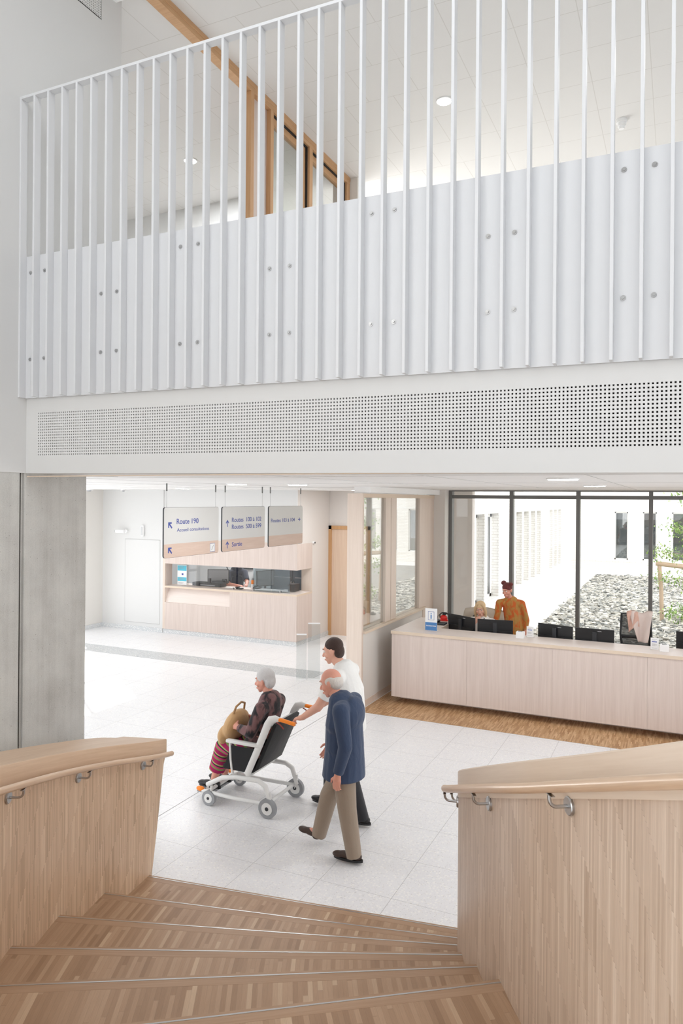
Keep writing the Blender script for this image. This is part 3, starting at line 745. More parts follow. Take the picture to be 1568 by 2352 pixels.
# monitors seen from behind
def monitor(lx, ly, rx_, ry_, z0, z1, label, logo='AOC', grp=None):
    a, c = Vector((lx, ly, 0)), Vector((rx_, ry_, 0)); d = (c-a); W = d.length; an = math.atan2(d.y, d.x); mid = (a+c)/2
    t = T('monitor', (mid.x, mid.y, .74), label, 'monitor', grp)
    MT = Matrix.Translation((mid.x, mid.y, 0)) @ Matrix.Rotation(an, 4, 'Z'); w = W/2
    def p(nm, mat, *bx, bev=0, **k):
        m = MB()
        for q in bx: m.box(*q, bev=bev, mat=MT)
        return t.part(nm, m, mat, **k)
    p('screen_shell', M['black'], (-w, 0, z0, w, .018, z1), (-w*.93, -.018, z0+.01, w*.93, .001, z0+.17), bev=.003)
    p('spine', M['dark'], (-.03, -.03, z0-.1, .03, -.002, z1-.045), bev=.002)
    p('vent_groove', M['gask'], (-w*.85, -.0015, z1-.085, -.05, .0, z1-.078), (.05, -.0015, z1-.085, w*.85, .0, z1-.078))
    p('screen', M['dark'], (-w+.01, .018, z0+.012, w-.01, .0195, z1-.01))
    p('foot', M['black'], (-.12, -.1, .741, .12, .08, .755), (-.03, -.02, .755, .03, .0, z0), bev=.003)
    if logo: text(logo, .055, .016, (mid.x, mid.y, 0), Matrix(), M['logo'], (0, 0, 0), None)
    if logo:
        o = bpy.data.objects[-1] if False else LAST()
        me = o.data; me.transform(Matrix.Translation((-mid.x, -mid.y, 0)))
        me.transform(Matrix.Translation((-mid.x, -mid.y, -.74)) @ MT @ Matrix.Translation((.04, -.0025, z1-.04)) @ FY)
        o.parent = t.o
    return t
_text = text
_last = []
def text(*a, **k):
    o = _text(*a, **k); _last.append(o); return o
def LAST(): return _last[-1]
monitor(-3.36, 11.33, -2.845, 11.03, .94, 1.27, 'black monitor seen from behind, turned towards the seated blonde receptionist at the desk left')
monitor(-2.80, 11.02, -2.27, 11.10, .93, 1.265, 'black monitor seen from behind, just right of the seated blonde receptionist', None)
monitor(-1.89, 11.07, -1.375, 10.94, .93, 1.27, 'black monitor seen from behind, left one of the pair in front of the slate bed')
monitor(-1.335, 10.92, -.805, 10.92, .93, 1.27, 'black monitor seen from behind, just left of the chair with the pink coat', 'AOC')
monitor(-.01, 11.25, .5, 11.1, .95, 1.275, 'black monitor cut off by the right edge of the picture on the desk', None)

# information sign
t = T('information_sign', (-3.41, 10.62, 1.1), 'small white and blue information sign with an i pictogram standing on the reception desk', 'sign')
m = MB(); m.box(-3.507, 10.6, 1.102, -3.318, 10.606, 1.44); m.box(-3.507, 10.6, 1.1, -3.318, 10.68, 1.103); t.part('board', m, M['white'])
t('blue_band', M['infoblue'], (-3.505, 10.5985, 1.104, -3.32, 10.6, 1.226))
t('pictogram_frame', M['blue'], *[(-3.461, 10.5985, 1.262, -3.365, 10.6, 1.266), (-3.461, 10.5985, 1.388, -3.365, 10.6, 1.392), (-3.461, 10.5985, 1.262, -3.457, 10.6, 1.392), (-3.369, 10.5985, 1.262, -3.365, 10.6, 1.392)])
t('pictogram', M['infoblue'], (-3.422, 10.598, 1.28, -3.404, 10.6, 1.342), (-3.42, 10.598, 1.353, -3.406, 10.6, 1.369))
text('INFORMATION', .155, .019, (-3.49, 10.598, 1.163), FY, M['white'], t.base, t.o, bold=.02)
# card holders and ticket boxes
def holder(x, y, label):
    t = T('card_holder', (x, y, 1.1), label, 'card holder')
    t('stand', M['glass'], (x-.057, y-.004, 1.1, x+.057, y, 1.27), (x-.057, y-.004, 1.1, x+.057, y+.05, 1.103))
    t('card', M['white'], (x-.05, y-.007, 1.105, x+.05, y-.0045, 1.262))
    t('print', M['blue'], (x-.035, y-.008, 1.205, x+.028, y-.007, 1.215)); t('small_print', M['grey'], *[(x-.036, y-.0078, z, x+.03-.02*(i % 2), y-.007, z+.0025) for i, z in enumerate((1.18, 1.172, 1.164, 1.156, 1.238, 1.23, 1.125))])
def tbox(x, y, label):
    t = T('payment_terminal', (x, y, 1.1), label, 'terminal')
    m = MB(); m.box(x-.057, y-.05, 1.1, x+.057, y+.05, 1.195, bev=.006); t.part('body', m, M['white'])
    t('display', M['dark'], (x-.03, y-.035, 1.1945, x+.03, y+.01, 1.1965))
holder(-1.945, 10.74, 'white printed card in a clear stand beside the white box before the second monitor')
tbox(-2.065, 10.63, 'small white box with a dark display on the desk, in front of the second monitor')
holder(-.27, 10.62, 'white printed card in a clear stand below the office chair with the coat')
tbox(-.148, 10.57, 'small white box with a dark display near the right edge of the desk')
t = T('hand_gel_bottle', (-1.98, 10.98, .74), 'clear pump bottle standing left of the third monitor', 'bottle')
m = MB(); m.cyl((-1.95, 10.98, 1.0), (-1.95, 10.98, 1.13), .028, 20); m.cyl((-1.95, 10.98, .74), (-1.95, 10.98, 1.0), .03, 20); t.part('bottle', m, M['glass'], smooth=40)
m = MB(); m.cyl((-1.95, 10.98, 1.13), (-1.95, 10.98, 1.17), .008, 12); m.box(-1.975, 10.972, 1.165, -1.942, 10.988, 1.178); t.part('pump', m, M['white'])
# red appliance and telephone behind the sign
t = T('red_tape_dispenser', (-3.52, 11.55, 1.1), 'small red and black device on the desk behind the information sign', 'device')
m = MB(); m.sphere((-3.5, 11.55, 1.15), .05, (1.25, .8, 1.0)); m.box(-3.56, 11.52, 1.1, -3.43, 11.58, 1.13, bev=.01); t.part('body', m, M['red'], smooth=60)
m = MB(); m.tube([(-3.56, 11.55, 1.15), (-3.57, 11.55, 1.2), (-3.53, 11.55, 1.235), (-3.46, 11.55, 1.235), (-3.42, 11.55, 1.21)], .011, 10); m.box(-3.52, 11.53, 1.2, -3.46, 11.57, 1.225, bev=.004); t.part('handle', m, M['black'])
m = MB(); m.tube([(-3.57, 11.52, 1.11), (-3.6, 11.5, 1.14), (-3.58, 11.5, 1.2)], .005, 8); t.part('cable', m, M['black'])
t = T('telephone', (-3.45, 11.2, 1.1), 'dark grey desk telephone half hidden behind the information sign', 'telephone')
m = MB(); m.box(-3.52, 11.12, 1.1, -3.36, 11.3, 1.13, bev=.008); t.part('base', m, M['dark'], smooth=40)
m = MB(); m.tube([(-3.50, 11.14, 1.15), (-3.50, 11.2, 1.165), (-3.50, 11.28, 1.15)], .02, 12, rs=[.024, .015, .024]); t.part('handset', m, M['dark'], smooth=50)
m = MB(); m.sphere((-3.7, 11.58, 1.12), .045, (1.3, .8, .6)); single('black_pouch', m, M['black'], (-3.7, 11.58, 1.1), 'small black pouch on the far left end of the reception desk', 'pouch')

# office chairs
def office_chair(cx, cy, rot, top, label, covered=False):
    t = T('office_chair', (cx, cy, 0), label, 'office chair')
    MT = Matrix.Translation((cx, cy, 0)) @ Matrix.Rotation(rot, 4, 'Z')
    def tb(nm, mat, pts, r, **k):
        m = MB(); m.tube([MT @ Vector(p) for p in pts], r, 12, **k); return t.part(nm, m, mat, smooth=50)
    def bx(nm, mat, *b, bev=.01):
        m = MB()
        for q in b: m.box(*q, bev=bev, mat=MT)
        return t.part(nm, m, mat, smooth=40)
    h = top
    tb('back_frame', M['black'], [(-.19, .22, h-.55), (-.215, .25, h-.3), (-.2, .27, h), (.0, .275, h+.0), (.2, .27, h), (.215, .25, h-.3), (.19, .22, h-.55), (0, .2, h-.58), (-.19, .22, h-.55)], .017)
    bx('mesh_back', M['meshf'], (-.195, .243, h-.54, .195, .248, h-.01), bev=0)
    bx('lumbar', M['black'], (-.2, .225, h-.36, .2, .24, h-.31), bev=.005)
    bx('seat', M['black'], (-.24, -.24, .44, .24, .24, .52), bev=.03)
    bx('spine', M['black'], (-.03, .2, .4, .03, .26, h-.5), bev=.006)
    for s in (-1, 1): tb('armrest', M['black'], [(s*.26, .05, .47), (s*.29, .05, .6), (s*.29, .05, .68)], .014); bx('arm_pad', M['black'], (s*.29-.04, -.12, .68, s*.29+.04, .14, .71))
    tb('gas_column', M['steel'], [(0, 0, .1), (0, 0, .44)], .025)
    for k in range(5):
        a = 2*math.pi*k/5+.3
        leg = tb('base_arm', M['black'], [(0, 0, .11), (.3*math.cos(a), .3*math.sin(a), .075)], .02)
        m = MB(); c = MT @ Vector((.3*math.cos(a), .3*math.sin(a), .03)); m.cyl(c+Vector((-.02, 0, 0)), c+Vector((.02, 0, 0)), .03, 16); t.part('caster', m, M['black'], parent=leg, smooth=40)
    return t
def meshfab():
    m = bpy.data.materials.new('mesh_fabric'); m.use_nodes = True; n = m.node_tree.nodes; l = m.node_tree.links; b = n['Principled BSDF']
    b.inputs['Base Color'].default_value = srgb(60, 60, 60); b.inputs['Roughness'].default_value = .8; b.inputs['Alpha'].default_value = .62; return m
M['meshf'] = meshfab()
office_chair(-.53, 11.48, .12, 1.40, 'black mesh backed office chair with a pink coat over its back')
office_chair(-2.98, 11.98, .05, 1.22, 'office chair under the seated blonde receptionist, its back covered by a beige coat')
# draped coats: folded cloth over the chair back
def cloth(fn, nu, nv, th, name, mat, base, label=None, cat=None, parent=None, thing=None):
    b = MB(); g = [[b.b.verts.new(fn(i/nu, j/nv)) for i in range(nu+1)] for j in range(nv+1)]
    for j in range(nv):
        for i in range(nu):
            f = b.b.faces.new((g[j][i], g[j][i+1], g[j+1][i+1], g[j+1][i])); f.smooth = True
    bmesh.ops.recalc_face_normals(b.b, faces=b.b.faces)
    r = bmesh.ops.solidify(b.b, geom=list(b.b.faces), thickness=th)
    for f in b.b.faces: f.smooth = True
    if thing: return thing.part(name, b, mat)
    return single(name, b, mat, base, label, cat)
M['coatp'] = plain('pink_beige_cloth', (228, 212, 205), .85, bump=.15, bscale=80); M['coatl'] = plain('salmon_lining', (224, 184, 168), .8); M['coatb'] = plain('beige_cloth', (196, 184, 168), .85)
t = T('coat', (-.53, 11.74, 1.41), 'pale pink coat with a salmon lining hanging over the office chair back', 'coat')
def f1(u, v):   # front drape: falls in a narrowing tongue in front of the chair back (viewer side)
    w = .33*(1-.6*v); x = -.49+.03*v+(u-.5)*w; z = 1.44-.44*v+.02*math.sin(u*9)*(1-v)
    return Vector((x, 11.69-.03*math.sin(u*7+v*3)-.03*v+(.05*(1-v*6)**2 if v < .16 else 0), z))
def f2(u, v):
    x = -.685+u*.15+.03*v; z = 1.43+.03*math.sin(u*3.1)-(.3-.1*u)*v
    return Vector((x, 11.665-.02*math.sin(u*8+v*5)+(.06*(1-v*5)**2 if v < .2 else 0), z))
cloth(f1, 24, 26, .008, 'cloth', M['coatp'], None, thing=t); cloth(f2, 16, 18, .008, 'lining', M['coatl'], None, thing=t)
def f4(u, v):
    x = -2.98+(u-.5)*(.66+.1*v)-.02; z = 1.265-.05*abs(u-.5)**2*4-.3*v+.012*math.sin(u*14)*v
    return Vector((x, 12.20-.02*math.sin(u*11+v*2)+(.05*(1-v*5)**2 if v < .2 else -.0)+.06*abs(u-.5), z))
t = T('coat', (-2.98, 12.22, 1.27), 'beige coat spread over the chair back behind the blonde receptionist', 'coat')
cloth(f4, 30, 16, .01, 'cloth', M['coatb'], None, thing=t)

# ================================================================== HANGING SIGNS
SX = -6.0
def rounded(y0, z0, y1, z1, r, n=6):
    pts = []
    for cx_, cz, a0 in ((y1-r, z1-r, 0), (y0+r, z1-r, 90), (y0+r, z0+r, 180), (y1-r, z0+r, 270)):
        for k in range(n+1): a = R(a0+90*k/n); pts.append((cx_+r*math.cos(a), cz+r*math.sin(a)))
    return pts
def arrow(cy, cz, s, ang, t):
    """solid arrow pointing up, rotated by ang, centred on the board"""
    sh = [(-.07, -.5), (.07, -.5), (.07, .2), (.3, -.03), (.4, .07), (0, .5), (-.4, .07), (-.3, -.03), (-.07, .2)]
    c, q = math.cos(ang), math.sin(ang)
    m = MB(); m.extrude_outline([((x*c-z*q)*s, (x*q+z*c)*s) for x, z in sh], .0012, (SX+.0115, cy, cz), (0, 1, 0), (0, 0, 1), (1, 0, 0)); t.part('arrow', m, M['blue'])
def corner_arrow(cy, cz, s, t):
    sh = [(-.5, -.35), (-.5, .5), (.35, .5), (.35, .27), (0-.08, .27), (.5, -.32), (.32, -.5), (-.27, .08), (-.27, -.35)]
    m = MB(); m.extrude_outline([(x*s, z*s) for x, z in sh][::-1], .0012, (SX+.0115, cy, cz), (0, 1, 0), (0, 0, 1), (1, 0, 0)); t.part('arrow', m, M['blue'])
def hsign(y0, y1, label, rods):
    t = T('hanging_sign', (SX, (y0+y1)/2, 2.32), label, 'sign')
    z0, z1 = 2.32, 2.98
    m = MB(); m.extrude_outline(rounded(y0, z0, y1, z1, .035), .018, (SX-.009, 0, 0), (0, 1, 0), (0, 0, 1), (1, 0, 0)); t.part('backing', m, M['dark'])
    q = rounded(y0+.003, z0+.003, y1-.003, z1-.003, .033); zb_ = 2.50
    up = [(y1-.003, zb_)] + [p for p in q if p[1] > zb_] + [(y0+.003, zb_)]; lo = [(y0+.003, zb_)] + [p for p in q if p[1] < zb_] + [(y1-.003, zb_)]
    for nm, pl, mt in (('panel', up, M['signp']), ('wood_band', lo, M['signw'])):
        m = MB(); m.extrude_outline(pl, .0025, (SX+.009, 0, 0), (0, 1, 0), (0, 0, 1), (1, 0, 0)); t.part(nm, m, mt)
    for y in rods:
        m = MB(); m.cyl((SX, y, z1), (SX, y, 3.2), .0025, 8); r = t.part('cable', m, M['steel'])
        m = MB(); m.cyl((SX, y, 3.19), (SX, y, 3.289), .009, 12); t.part('ceiling_fixing', m, M['mull'], parent=r)
    return t
def tx(s, y0, y1, z, h, t, b=0): text(s, y1-y0, h, (SX+.012, y0, z), FX, M['blue'], t.base, t.o, bold=b)
t = hsign(7.444, 8.667, 'hanging sign reading Route 190 Accueil consultations', (7.51, 8.6))
tx('Route', 7.705, 7.975, 2.758, .072, t, .008); tx('190', 8.03, 8.181, 2.758, .072, t, .008); tx('Accueil consultations', 7.712, 8.43, 2.657, .048, t)
corner_arrow(7.572, 2.742, .085, t); corner_arrow(7.572, 2.412, .085, t)
t('pictogram_board', M['white'], (SX+.0115, 8.455, 2.343, SX+.013, 8.575, 2.462))
t('pictogram_frame', M['blue'], *[(SX+.013, a, c, SX+.0135, e, f) for a, c, e, f in ((8.455, 2.343, 8.575, 2.347), (8.455, 2.458, 8.575, 2.462), (8.455, 2.343, 8.459, 2.462), (8.571, 2.343, 8.575, 2.462))])
m = MB(); m.extrude_outline([(-.026, -.034), (-.02, -.034), (.026, .034), (.02, .034)], .001, (SX+.013, 8.515, 2.402), (0, 1, 0), (0, 0, 1), (1, 0, 0)); t.part('pictogram', m, M['dark'])
t = hsign(8.755, 9.948, 'hanging sign reading Routes 100 à 102, Routes 500 à 599, Sortie', (8.84, 9.88))
tx('Routes  100 à 102', 9.005, 9.832, 2.752, .068, t, .004); tx('Routes  500 à 599', 9.006, 9.834, 2.648, .068, t, .004); tx('Sortie', 9.01, 9.283, 2.387, .068, t, .006)
arrow(8.888, 2.735, .105, 0, t); arrow(8.888, 2.42, .105, 0, t)
t = hsign(10.07, 11.234, 'hanging sign reading Routes 103 à 104', (10.13, 11.17))
tx('Routes 103 à 104', 10.142, 10.938, 2.716, .064, t, .004); arrow(11.1, 2.745, .085, R(-90), t)

# ================================================================== SECURITY BOOTH
BX0, BX1, BY0, BY1 = -10.72, -7.22, 13.3, 14.0
t = T('security_booth', ((BX0+BX1)/2, BY0, 0), 'pale wood security booth counter with a long glazed hatch under the hanging signs', 'security booth')
js = [-10.66, -9.752, -8.45, -7.222]
t('plinth', M['skirt'], (BX0, BY0+.02, 0, BX1-.02, BY0+.05, .1), (BX1-.05, BY0+.05, 0, BX1-.02, BY1, .1))
for a, c, top in ((-10.66, -9.752, .71), (-9.752, -8.89, .71), (-8.89, -8.45, 1.05), (-8.45, -7.222, 1.05)): t('lower_panel', M['pale'], (a+.0008, BY0, .1, c-.0008, BY0+.03, top))
t('end_panel', M['pale'], (-7.25, BY0+.03, .1, BX1, BY1, 1.05)); t('side_post', M['palep'], (BX0, BY0, .1, -10.66, BY0+.22, 2.15))
m = MB(); m.poly([(-10.66, BY0+.03, .71), (-8.89, BY0+.03, .71), (-8.89, BY0+.17, 1.05), (-10.66, BY0+.17, 1.05)]); m.box(-8.9, BY0+.03, .71, -8.885, BY0+.17, 1.05); m.box(-10.665, BY0+.03, .71, -10.655, BY0+.17, 1.05); t.part('leaflet_niche', m, M['palet'])
t('counter', M['palet'], (-10.66, BY0, 1.05, BX1, BY0+.62, 1.09), (-7.9, BY0+.62, 1.05, BX1, BY1, 1.09))
t('counter_edge', M['palee'], (-10.66, BY0-.002, 1.05, BX1, BY0, 1.09), (BX1, BY0-.002, 1.05, BX1+.002, BY1, 1.09))
for a, c in ((-10.66, -9.752), (-9.752, -8.45), (-8.45, -7.25)): t('upper_panel', M['pale'], (a+.0008, BY0, 1.6, c-.0008, BY0+.03, 2.15))
t('upper_end_panel', M['pale'], (-7.25, BY0, 1.6, BX1, BY1, 2.15)); t('hatch_head', M['palee'], (-10.66, BY0+.03, 1.6, -7.25, BY1, 1.62)); t('top_board', M['palee'], (BX0, BY0, 2.15, BX1, BY0+.04, 2.16))
t('back_panel', M['palep'], (-7.47, BY1-.03, 1.09, BX1, BY1, 1.6)); t('left_return', M['pale'], (-10.66, BY0+.03, 1.09, -10.65, BY0+.25, 1.6))
for a, c in ((-10.1, -8.82), (-8.78, -8.40), (-8.38, -7.93), (-7.92, -7.475)): t('glass_panel', M['glassd2'] if a > -8.5 else M['glass'], (a, BY0+.15, 1.09, c, BY0+.158, 1.6))
t('glass_panel', M['glass'], (-7.478, BY0+.158, 1.09, -7.47, BY1-.03, 1.6))
t('glass_clamp', M['steel'], *[(x-.015, BY0+.135, 1.09, x+.015, BY0+.175, 1.13) for x in (-8.38, -7.7, -8.9)])
t = T('leaflet_board', (-10.33, 13.5, 1.09), 'white notice with two turquoise bands in the left end of the booth hatch', 'notice')
t('board', M['white'], (-10.46, 13.5, 1.1, -10.2, 13.508, 1.56)); t('blue_band', M['cyan'], (-10.455, 13.499, 1.43, -10.205, 13.5, 1.55), (-10.455, 13.499, 1.19, -10.205, 13.5, 1.28))
t('pictogram', M['blue'], (-10.34, 13.4985, 1.33, -10.29, 13.5, 1.37)); t('print', M['grey'], *[(-10.43, 13.498, z, -10.25-.03*(i % 3), 13.499, z+.006) for i, z in enumerate((1.53, 1.51, 1.49, 1.47, 1.26, 1.245, 1.23, 1.15, 1.14))])
# things inside the booth
t = T('worktop', (-9.2, 14.1, 0), 'pale worktop inside the security booth behind the hatch', 'worktop'); t('top', M['white'], (-10.6, 13.93, 1.0, -7.92, 14.32, 1.03), bev=.004)
for x in (-10.4, -9.2, -8.0): t('leg', M['mull'], (x-.02, 14.0, 0, x+.02, 14.04, 1.0))
def simple(nm, label, cat, mat, boxes, bev=.006, group=None):
    m = MB()
    for q in boxes: m.box(*q, bev=bev)
    q = boxes[0]; return single(nm, m, mat, ((q[0]+q[3])/2, (q[1]+q[4])/2, q[2]), label, cat, group, 40)
t = T('printer', (-9.7, 13.78, 1.09), 'long black document printer on the left of the booth counter', 'printer')
t('body', M['black'], (-10.13, 13.62, 1.09, -9.35, 13.86, 1.17), bev=.008); t('paper_tray', M['dark'], (-9.6, 13.63, 1.17, -9.3, 13.85, 1.22), bev=.006); t('keypad', M['dark'], (-9.68, 13.6, 1.17, -9.63, 13.66, 1.28), bev=.006)
t('output_slot', M['grey'], (-9.9, 13.618, 1.11, -9.5, 13.62, 1.125)); t('knob', M['dark'], (-9.37, 13.7, 1.22, -9.27, 13.78, 1.27), bev=.015)
t = T('wall_organizer', (-10.55, 16.58, 1.3), 'dark wall organizer on the rear wall inside the booth', 'organizer')
t('back', M['dark'], (-10.75, 16.55, 1.2, -10.35, 16.6, 1.75)); t('paper', M['white'], (-10.7, 16.53, 1.45, -10.5, 16.55, 1.6), (-10.6, 16.53, 1.25, -10.4, 16.55, 1.36)); t('tray', M['black'], (-10.72, 16.47, 1.36, -10.38, 16.55, 1.4))
t = T('desk_fan', (-9.95, 14.3, 1.03), 'black desk lamp with a bent arm inside the booth', 'lamp')
m = MB(); m.cyl((-9.6, 14.3, 1.03), (-9.6, 14.3, 1.05), .07, 20); t.part('base', m, M['black'], smooth=40)
m = MB(); m.tube([(-9.6, 14.3, 1.05), (-9.58, 14.3, 1.35), (-9.65, 14.3, 1.5), (-9.8, 14.28, 1.56)], .012, 10); t.part('arm', m, M['black'], smooth=40)
m = MB(); m.sphere((-9.86, 14.27, 1.56), .07, (1.5, 1, .45)); t.part('shade', m, M['black'], smooth=60)
def bmon(x, y, rot, z0, w, h, label):
    t = T('monitor', (x, y, 1.03), label, 'monitor'); MT = Matrix.Translation((x, y, 0)) @ Matrix.Rotation(rot, 4, 'Z')
    for nm, mt, q in (('screen_shell', M['black'], (-w/2, 0, z0, w/2, .03, z0+h)), ('rear_cover', M['grey'], (-w/2+.015, -.008, z0+.015, w/2-.015, 0, z0+h-.015)), ('foot', M['dark'], (-.09, -.07, 1.03, .09, .07, 1.045)), ('neck', M['dark'], (-.02, .0, 1.045, .02, .03, z0+.05))):
        m = MB(); m.box(*q, bev=.003, mat=MT); t.part(nm, m, mt)
bmon(-9.66, 13.98, .45, 1.12, .5, .33, 'grey backed monitor left of the guard in the booth'); bmon(-8.55, 14.25, 1.15, 1.1, .48, .36, 'black monitor right of the guard in the booth')
t = T('drinking_flask', (-8.72, 13.95, 1.09), 'orange and white flask on the booth counter by the guard', 'flask')
m = MB(); m.cyl((-8.66, 13.88, 1.09), (-8.66, 13.88, 1.25), .035, 20); t.part('body', m, M['white'], smooth=40)
m = MB(); m.cyl((-8.66, 13.88, 1.18), (-8.66, 13.88, 1.27), .0365, 20); t.part('sleeve', m, M['orange'], smooth=40); m = MB(); m.cyl((-8.66, 13.88, 1.27), (-8.66, 13.88, 1.31), .03, 20, .022); t.part('cap', m, M['grey'], smooth=40)
simple('card_reader', 'small black card reader on the booth counter in front of the guard', 'card reader', M['black'], [(-8.86, 13.5, 1.09, -8.72, 13.6, 1.12), (-8.9, 13.52, 1.12, -8.82, 13.6, 1.14)])
simple('telephone', 'black telephone beside the flask on the booth counter', 'telephone', M['black'], [(-8.58, 13.75, 1.09, -8.44, 13.9, 1.13), (-8.56, 13.78, 1.13, -8.52, 13.9, 1.16)])
simple('document_sheet', 'white paper lying on the booth counter', 'paper', M['white'], [(-9.2, 13.55, 1.09, -8.98, 13.75, 1.092)], 0)
t = T('cabinet', (-7.95, 14.7, 0), 'dark blue grey glass fronted cabinet behind the right end of the booth hatch', 'cabinet')
M['bluegrey'] = plain('blue_grey_lacquer', (58, 82, 100), .35)
t('body', M['bluegrey'], (-8.62, 14.6, 0, -7.42, 14.8, 2.0)); t('door', M['bluegrey'], (-8.6, 14.58, .05, -8.03, 14.6, 1.95), bev=.003); t('door', M['bluegrey'], (-8.01, 14.58, .05, -7.44, 14.6, 1.95), bev=.003)
t('shelf_edge', M['grey'], (-8.55, 14.572, 1.28, -8.08, 14.58, 1.3), (-7.96, 14.572, 1.28, -7.5, 14.58, 1.3)); t('handle', M['steel'], (-8.06, 14.55, 1.0, -8.045, 14.58, 1.2), (-7.995, 14.55, 1.0, -7.98, 14.58, 1.2))
simple('dark_box', 'dark box at the right corner of the booth hatch', 'box', M['dark'], [(-7.66, 13.7, 1.09, -7.5, 13.95, 1.25)])
simple('green_bottle', 'green bottle on the rear shelf above the guard', 'bottle', M['green'], [(-9.6, 15.9, 1.4, -9.5, 16.0, 1.62)], .03)
simple('wall_shelf', 'pale shelf on the rear wall inside the booth room', 'shelf', M['palep'], [(-10.2, 15.85, 1.36, -8.2, 16.6, 1.4)], .002)

# ================================================================== SMALL FIXTURES
t = T('security_camera', (-11.9, 13.31, 2.3), 'white bullet security camera on the white wall left of the service hatch', 'security camera')
m = MB(); m.cyl((-11.78, 13.31, 2.31), (-11.78, 13.24, 2.31), .045, 20); t.part('mount', m, M['white'], smooth=40)
m = MB(); m.tube([(-11.78, 13.2, 2.31), (-12.0, 13.16, 2.31)], .04, 20); t.part('housing', m, M['white'], smooth=40); m = MB(); m.cyl((-12.0, 13.16, 2.31), (-12.012, 13.158, 2.31), .028, 20); t.part('lens', m, M['black'], smooth=40)
t = T('wall_lamp', (-11.3, 13.31, 2.17), 'slim white vertical wall device above the service hatch', 'wall device'); t('body', M['white'], (-11.34, 13.25, 2.2, -11.26, 13.31, 2.46), bev=.015); t('grille', M['grey'], (-11.32, 13.248, 2.23, -11.31, 13.25, 2.43), (-11.29, 13.248, 2.23, -11.28, 13.25, 2.43))
for x, y, r, lb in ((-12.0, 12.3, .07, 'white ceiling detector nearest the concrete pier at the back wall'), (-11.1, 12.4, .045, 'small white ceiling detector above the service hatch')):
    t = T('ceiling_detector', (x, y, 3.29), lb, 'detector'); m = MB(); m.cyl((x, y, 3.29), (x, y, 3.26), r*1.3, 24); t.part('base', m, M['white'], smooth=40); m = MB(); m.cyl((x, y, 3.26), (x, y, 3.235), r*.8, 24, r*.5); t.part('dome', m, M['grey'], smooth=40)
t = T('security_camera', (-7.222, 14.03, 2.15), 'small round camera on the beige wall above the booth corner', 'security camera')
m = MB(); m.cyl((-7.222, 14.03, 2.15), (-7.17, 14.03, 2.15), .03, 16); t.part('housing', m, M['white'], smooth=40); m = MB(); m.cyl((-7.17, 14.02, 2.15), (-7.163, 14.02, 2.15), .022, 16); t.part('lens', m, M['black'], smooth=40)
t = T('floor_grille', (-9, 11.3, 0), 'long slotted grey floor grille set into the terrazzo in front of the booth', 'floor grille')
t('pan', M['mull'], (-12.5, 11.07, 0, -5.7, 11.6, .002)); t('slats', M['skirt'], *[(-12.5, 11.07+.0442*i, .0015, -5.7, 11.07+.0442*i+.031, .005) for i in range(12)])
fg = glass('frosted_acrylic', (244, 246, 246), 1.2, .15)
t = T('glass_barrier', (-5.75, 11.0, 0), 'waist high clear glass barrier panels standing at the end of the floor grille', 'glass barrier')
for (x0_, y0_, x1_, y1_, h) in ((-5.93, 10.93, -5.77, 11.0, .78), (-5.75, 11.01, -5.56, 11.1, .97)):
    a = math.atan2(y1_-y0_, x1_-x0_); W = math.hypot(x1_-x0_, y1_-y0_); MT = Matrix.Translation((x0_, y0_, 0)) @ Matrix.Rotation(a, 4, 'Z')
    m = MB(); m.box(0, 0, .012, W, .012, h-.02, mat=MT); t.part('panel', m, fg); m = MB(); m.box(0, -.004, h-.02, W, .016, h, mat=MT); t.part('top_cap', m, M['white']); m = MB(); m.box(0, -.03, .0, W, .04, .012, mat=MT); t.part('foot', m, M['white'])
